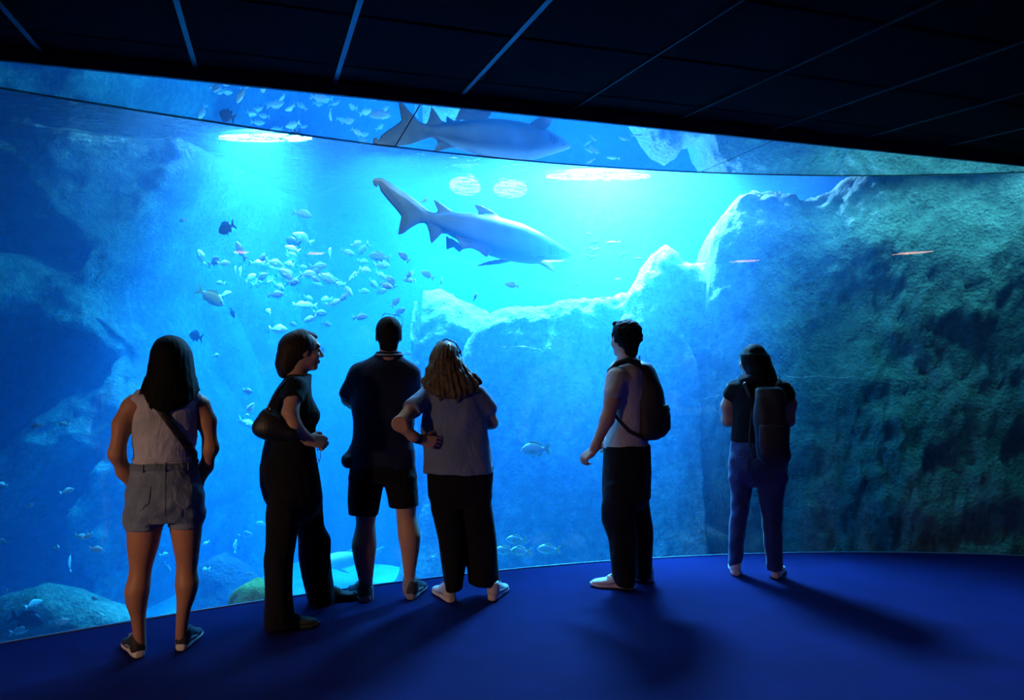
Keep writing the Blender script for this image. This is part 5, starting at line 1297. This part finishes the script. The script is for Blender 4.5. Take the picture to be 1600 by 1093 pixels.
F_ = {k: small_fish_mesh(*v) for k, v in {'a': (.42, .14, 'fish_silver', .35), 'b': (.42, .14, 'fish_blue', -.35), 'c': (.40, .15, 'fish_silver', -.5), 's': (.22, .10, 'fish_silver', .2)}.items()}
rg = random.Random(11)
ORD = 'nearest second third fourth fifth sixth seventh eighth ninth tenth eleventh twelfth thirteenth fourteenth fifteenth sixteenth seventeenth eighteenth nineteenth twentieth'.split()
MARKS = {(329, 464): 'the yellow fish', (354, 356): 'the round dark fish above the shoal', (458, 378): 'the dark fish inside the shoal', (470, 545): 'the head of the woman in profile', (607, 500): "the folded-arm man's glasses", (622, 367): 'the lower tail tip of the shark', (545, 400): 'the gap in the middle of the shoal', (755, 410): 'the belly of the shark',
         (889, 400): 'the snout of the shark', (1040, 385): 'the bright rock knob', (42, 968): 'the large dark fish at the bottom left', (130, 850): 'the dark cave at the bottom left', (60, 700): 'the teal rock ledge at the left edge', (385, 925): 'the yellow-green coral knoll', (255, 850): 'the knees of the woman in shorts', (385, 640): 'the black shoulder bag', (655, 860): 'the bare calves of the man in shorts', (420, 430): 'the densest knot of the shoal'}
SCHOOLED = []
def label_schools():
    by = {}
    for o, px, py, kind, l, yaw in SCHOOLED:
        m_ = min(MARKS, key=lambda q: math.hypot(q[0] - px, q[1] - py)); by.setdefault(m_, []).append((math.hypot(m_[0] - px, m_[1] - py), o, px, py, kind, l, yaw))
    for m_, lst in by.items():
        groups = {}
        for t in sorted(lst, key=lambda t: t[0]):
            dx, dy = t[2] - m_[0], t[3] - m_[1]
            side = ('left of' if dx < 0 else 'right of') if abs(dx) > abs(dy) else ('above' if dy < 0 else 'below')
            face = 'left' if math.cos(math.radians(t[6])) < 0 else 'right'
            tone = {'a': 'silver', 'c': 'pale silver', 'b': 'bluish', 's': 'slim silver'}[t[4]]
            groups.setdefault((side, face, tone), []).append(t)
        for (side, face, tone), g in groups.items():
            for k, t in enumerate(g):
                w = ('' if len(g) == 1 else (ORD[min(k, 19)] + ' ' if k == 0 else ORD[min(k, 19)] + ' nearest '))
                t[1]['label'] = f"{w}{tone} fish facing {face}, {side} {MARKS[m_]}"
def school(lst, kinds, Y0, Y1, label, group, size, name='shoal_fish'):
    for q in lst:
        px, py = q[0], q[1]; l = q[2] if len(q) > 2 else rg.uniform(*size); ang = q[3] if len(q) > 3 else None
        Y = rg.uniform(Y0, Y1)
        kd = rg.choice(kinds); o = bpy.data.objects.new(name, F_[kd]); COL.objects.link(o)
        yaw = rg.choice((0, 0, 180)) + rg.uniform(-50, 50) if ang is None else ang[0]; pit = rg.uniform(-35, 30) if ang is None else ang[1]
        o.location = at_y(px, py, Y); o.scale = (l * Y / FPX,) * 3; o.rotation_euler = (math.radians(rg.uniform(-20, 20)), math.radians(-pit), math.radians(yaw))
        tag(o, label, 'fish', group); SCHOOLED.append((o, px, py, kd, l, yaw))
SH = [(473, 334, 30, (5, -12)), (473, 372, 34, (200, 25)), (457, 389, 24, (190, 20)), (314, 401, 26, (170, 70)), (336, 408, 30), (350, 411, 20), (375, 391, 32, (170, 65)), (412, 402, 28), (402, 411, 22), (429, 411, 28, (10, -15)), (453, 413, 22), (367, 423, 20, (90, 70)), (375, 424, 20, (90, 60)),
      (391, 435, 28), (403, 443, 28), (409, 433, 24), (450, 430, 34, (170, 35)), (459, 441, 26), (481, 428, 27, (0, 0)), (498, 416, 28, (0, 5)), (495, 424, 18), (514, 436, 36, (185, 25)), (492, 435, 18), (438, 448, 26), (432, 460, 25, (5, 5)), (515, 394, 20, (80, 60)), (543, 394, 22), (557, 380, 18), (567, 389, 28), (592, 401, 34, (180, 10)),
      (596, 414, 28), (631, 401, 22, (200, 40)), (554, 427, 16), (570, 421, 22), (642, 428, 22), (640, 437, 22), (668, 429, 24, (180, 30)), (611, 439, 24, (170, 55)), (603, 446, 22, (0, -20)), (583, 443, 24), (596, 455, 20), (568, 455, 20), (543, 453, 24, (20, -50)), (538, 464, 24), (522, 473, 26), (470, 476, 26), (482, 477, 26), (500, 489, 24, (0, -5)), (485, 498, 22, (180, -20)),
      (457, 506, 16), (510, 506, 18), (434, 514, 32, (0, -5)), (420, 487, 20), (563, 495, 24, (10, 10)), (618, 472, 20, (0, 50)), (624, 487, 22, (0, 30)), (353, 460, 24), (344, 442, 16), (663, 313, 14), (690, 440, 18, (60, 80)), (743, 463, 16, (60, 60)), (800, 445, 24, (180, 10))]
school(SH, 'aabbc', 6.0, 6.9, 'small silver-blue fish in the shoal swimming in open water', 'shoal of silver fish', (20, 30))
# thicken the shoal where the photograph shows overlapping pale fish
EX = []
for (cx_, cy_, sx_, sy_, n) in ((440, 425, 32, 20, 12), (500, 440, 26, 22, 6), (590, 435, 36, 20, 5)):
    for k in range(n): EX.append((rg.gauss(cx_, sx_ * .7), rg.gauss(cy_, sy_ * .6), rg.uniform(15, 22)))
school(EX, 'bb', 6.6, 7.4, 'small silver-blue fish in the shoal swimming in open water', 'shoal of silver fish', (16, 24))
school([(923, 367, 16), (929, 379, 22), (958, 379, 22), (921, 389, 18), (930, 391, 22), (918, 400, 16), (926, 403, 20), (976, 397, 20), (996, 404, 18), (965, 436, 14), (902, 445, 18), (943, 466, 14)], 's', 6.9, 7.1, 'slim silver fish in the little group ahead of the shark snout', 'slim fish ahead of the shark', (16, 22), 'slim_fish')
school([(105, 767, 22), (127, 838, 20), (138, 836, 14), (150, 857, 20), (108, 880, 26, (90, 80)), (90, 855, 20), (4, 845, 16), (10, 922, 14), (47, 790, 14), (11, 943, 14), (97, 971, 22, (10, 15)), (30, 985, 28, (5, 10)), (147, 935, 14), (52, 943, 26), (58, 665, 18), (100, 662, 16), (4, 756, 14)], 'abc', 4.9, 5.3, 'small pale fish over the dark cave at the bottom left', 'pale fish at the bottom left', (14, 24), 'reef_fish')
school([(386, 611, 22), (391, 639, 24, (40, 60)), (386, 661, 28, (0, -25)), (367, 853, 22, (80, 70)), (391, 897, 18), (408, 818, 18), (384, 835, 26), (322, 848, 12), (263, 886, 20), (257, 866, 16), (320, 890, 20), (338, 555, 14), (636, 552, 14, (0, 0)), (636, 872, 14), (675, 872, 18), (286, 344, 14)], 'abc', 5.8, 6.6, 'small pale fish drifting near the rock between the visitors', 'pale fish between the visitors', (14, 24), 'reef_fish')
label_schools()
# coral knolls on the bed
M['coral'] = rock_mat('coral', (0.30, 0.42, 0.12), (0.55, 0.65, 0.22), (0.85, 0.85, 0.40), scale=3.0)
rock('coral_knoll', 'yellow-green coral knoll beside the trousers of the woman in profile', [(350, 960, 5.35), (368, 925, 5.35), (385, 908, 5.35), (405, 903, 5.35), (440, 912, 5.35), (470, 960, 5.35)], M['coral'], foot=0.15, back=0.35, amp=0.05, seed=21, nf=26, zbot=-1.0, fine=.03, round_r=.1)
rock('coral_knoll', 'pale stone lump at the foot of the rock wall at the far right', [(1560, 885, 6.45), (1570, 850, 6.45), (1585, 836, 6.45), (1605, 834, 6.4), (1630, 870, 6.4)], M['sand'], foot=0.08, back=0.2, amp=0.03, seed=22, nf=20, zbot=-.6, fine=.02, round_r=.06)

# ------------------------------------------------------------------ room lamps whose reflections show in the window, the wall lamp, and housings of added fills
m, nt, out = new_mat('warm_lens'); em = N(nt, 'ShaderNodeEmission'); em.inputs[0].default_value = (1.0, 0.50, 0.33, 1); em.inputs[1].default_value = 15.0
nt.links.new(em.outputs[0], out.inputs[0]); M['warm_lens'] = m
hous = tube_mesh([(0, 0, -.012), (0, 0, .03)], [.065, .07], 20); hous.materials.append(M['beam'])
lens = tube_mesh([(0, 0, -.020), (0, 0, -.010)], .05, 20); lens.materials.append(M['warm_lens'])
li = 0
for (px, py) in ((378, 391), (495, 393), (866, 405), (1085, 410), (1167, 405), (1430, 392)):
    d = ray(px, py); t = 1.0
    while True:
        q = d * t
        if q.y >= gy(q.x): break
        t += .004
    hit = Vector((q.x, q.y, CAMZ + d.z * t)); n = gn(q.x); rd = d - n * (2 * d.dot(n)); t = 0.0
    while t < 15:
        q = hit + rd * t; tt = (B0 - q).dot(E2)
        if q.z >= CZ - SLOPE * tt - .02 and tt > 0.3: break
        t += .01
    if q.y < -4.8 or t > 14.9: continue
    g = empty('ceiling_lamp', (q.x, q.y, q.z + .0)); li += 1; tag(g, 'round warm ceiling lamp mirrored in the window as its %s orange streak from the left' % ('first second third fourth fifth sixth'.split()[li - 1]), 'lamp', 'round ceiling lamps')
    for nm, me in (('housing', hous), ('lens', lens)):
        c = bpy.data.objects.new(nm, me); COL.objects.link(c); c.parent = g
    print('LAMP', px, py, tuple(round(v, 2) for v in q))
for nm, loc, ln, rz, lb in (('fill_strip', (3.4, 6.28, 3.28), 3.4, -2, 'long unseen fill strip added above the window over the right rock wall'), ('fill_strip', (-3.9, 5.0, WATER_Z + .46), 1.6, 0, 'short unseen fill strip added over the water by the left cliff'),
                            ('fill_strip', (-.9, 5.58, 3.30), 3.4, 17, 'long unseen fill strip added behind the window top over the fish shoal'), ('fill_strip', (.35, 7.52, WATER_Z + .68), 3.6, 0, 'long unseen fill strip added over the crest of the rock ridge')):
    g = empty(nm, loc, math.radians(rz)); tag(g, lb, 'lamp')  # housings invented for the unseen fill strips
    bm = bmesh.new(); box_bm(bm, Vector((0, 0, .04)), (ln + .1, .16, .07)); bmesh.ops.bevel(bm, geom=bm.edges[:], offset=.015, segments=2); link('housing', bm_mesh(bm), M['housing'], g, smooth=False)
    for sx in (-.4, .4):
        link('hanger', tube_mesh([(sx * ln, 0, .07), (sx * ln, 0, 5.2 - loc[2])], .01, 6), M['housing'], g)
rl = empty('ceiling_lamp', (1.0, -2.8, 2.40)); tag(rl, 'dim blue rectangular fill light added unseen at the back of the dark room', 'lamp')  # box for the added blue fill, out of view
bm = bmesh.new(); box_bm(bm, Vector((0, -.05, .05)), (.56, .42, .06)); bmesh.ops.bevel(bm, geom=bm.edges[:], offset=.01, segments=2); link('housing', bm_mesh(bm), M['beam'], rl, smooth=False)
wl = empty('wall_lamp', (-4.62, 0.55, 1.55)); tag(wl, 'small warm wall lamp on the left wall behind the visitors', 'lamp')
bm = bmesh.new(); box_bm(bm, Vector((-.04, 0, 0)), (.06, .20, .30)); bmesh.ops.bevel(bm, geom=bm.edges[:], offset=.01, segments=2); link('back_plate', bm_mesh(bm), M['beam'], wl, smooth=False)
link('shade', tube_mesh([(.05, 0, -.11), (.05, 0, .11)], .05, 16), M['warm_lens'], wl)
# fine scratches catching light on the pane
M['scratch'] = plain_mat('scratch', (0.6, 0.75, 0.85), rough=.3)
for (x0, y0, x1, y1) in ((1230, 588, 1335, 589), (1335, 589, 1415, 600), (1100, 622, 1124, 617), (775, 540, 865, 545), (985, 566, 1060, 572)):
    a = at_y(x0, y0, 1); b = at_y(x1, y1, 1); pts = []
    for k in range(9):
        d = ray(x0 + (x1 - x0) * k / 8, y0 + (y1 - y0) * k / 8 + 1.5 * math.sin(k * 1.3)); t = 4.0
        while (d * t).y < gy((d * t).x) - .002: t += .002
        pts.append((d.x * t, d.y * t, CAMZ + d.z * t))
    link('scratch', tube_mesh(pts, .0011, 4), M['scratch'], win)
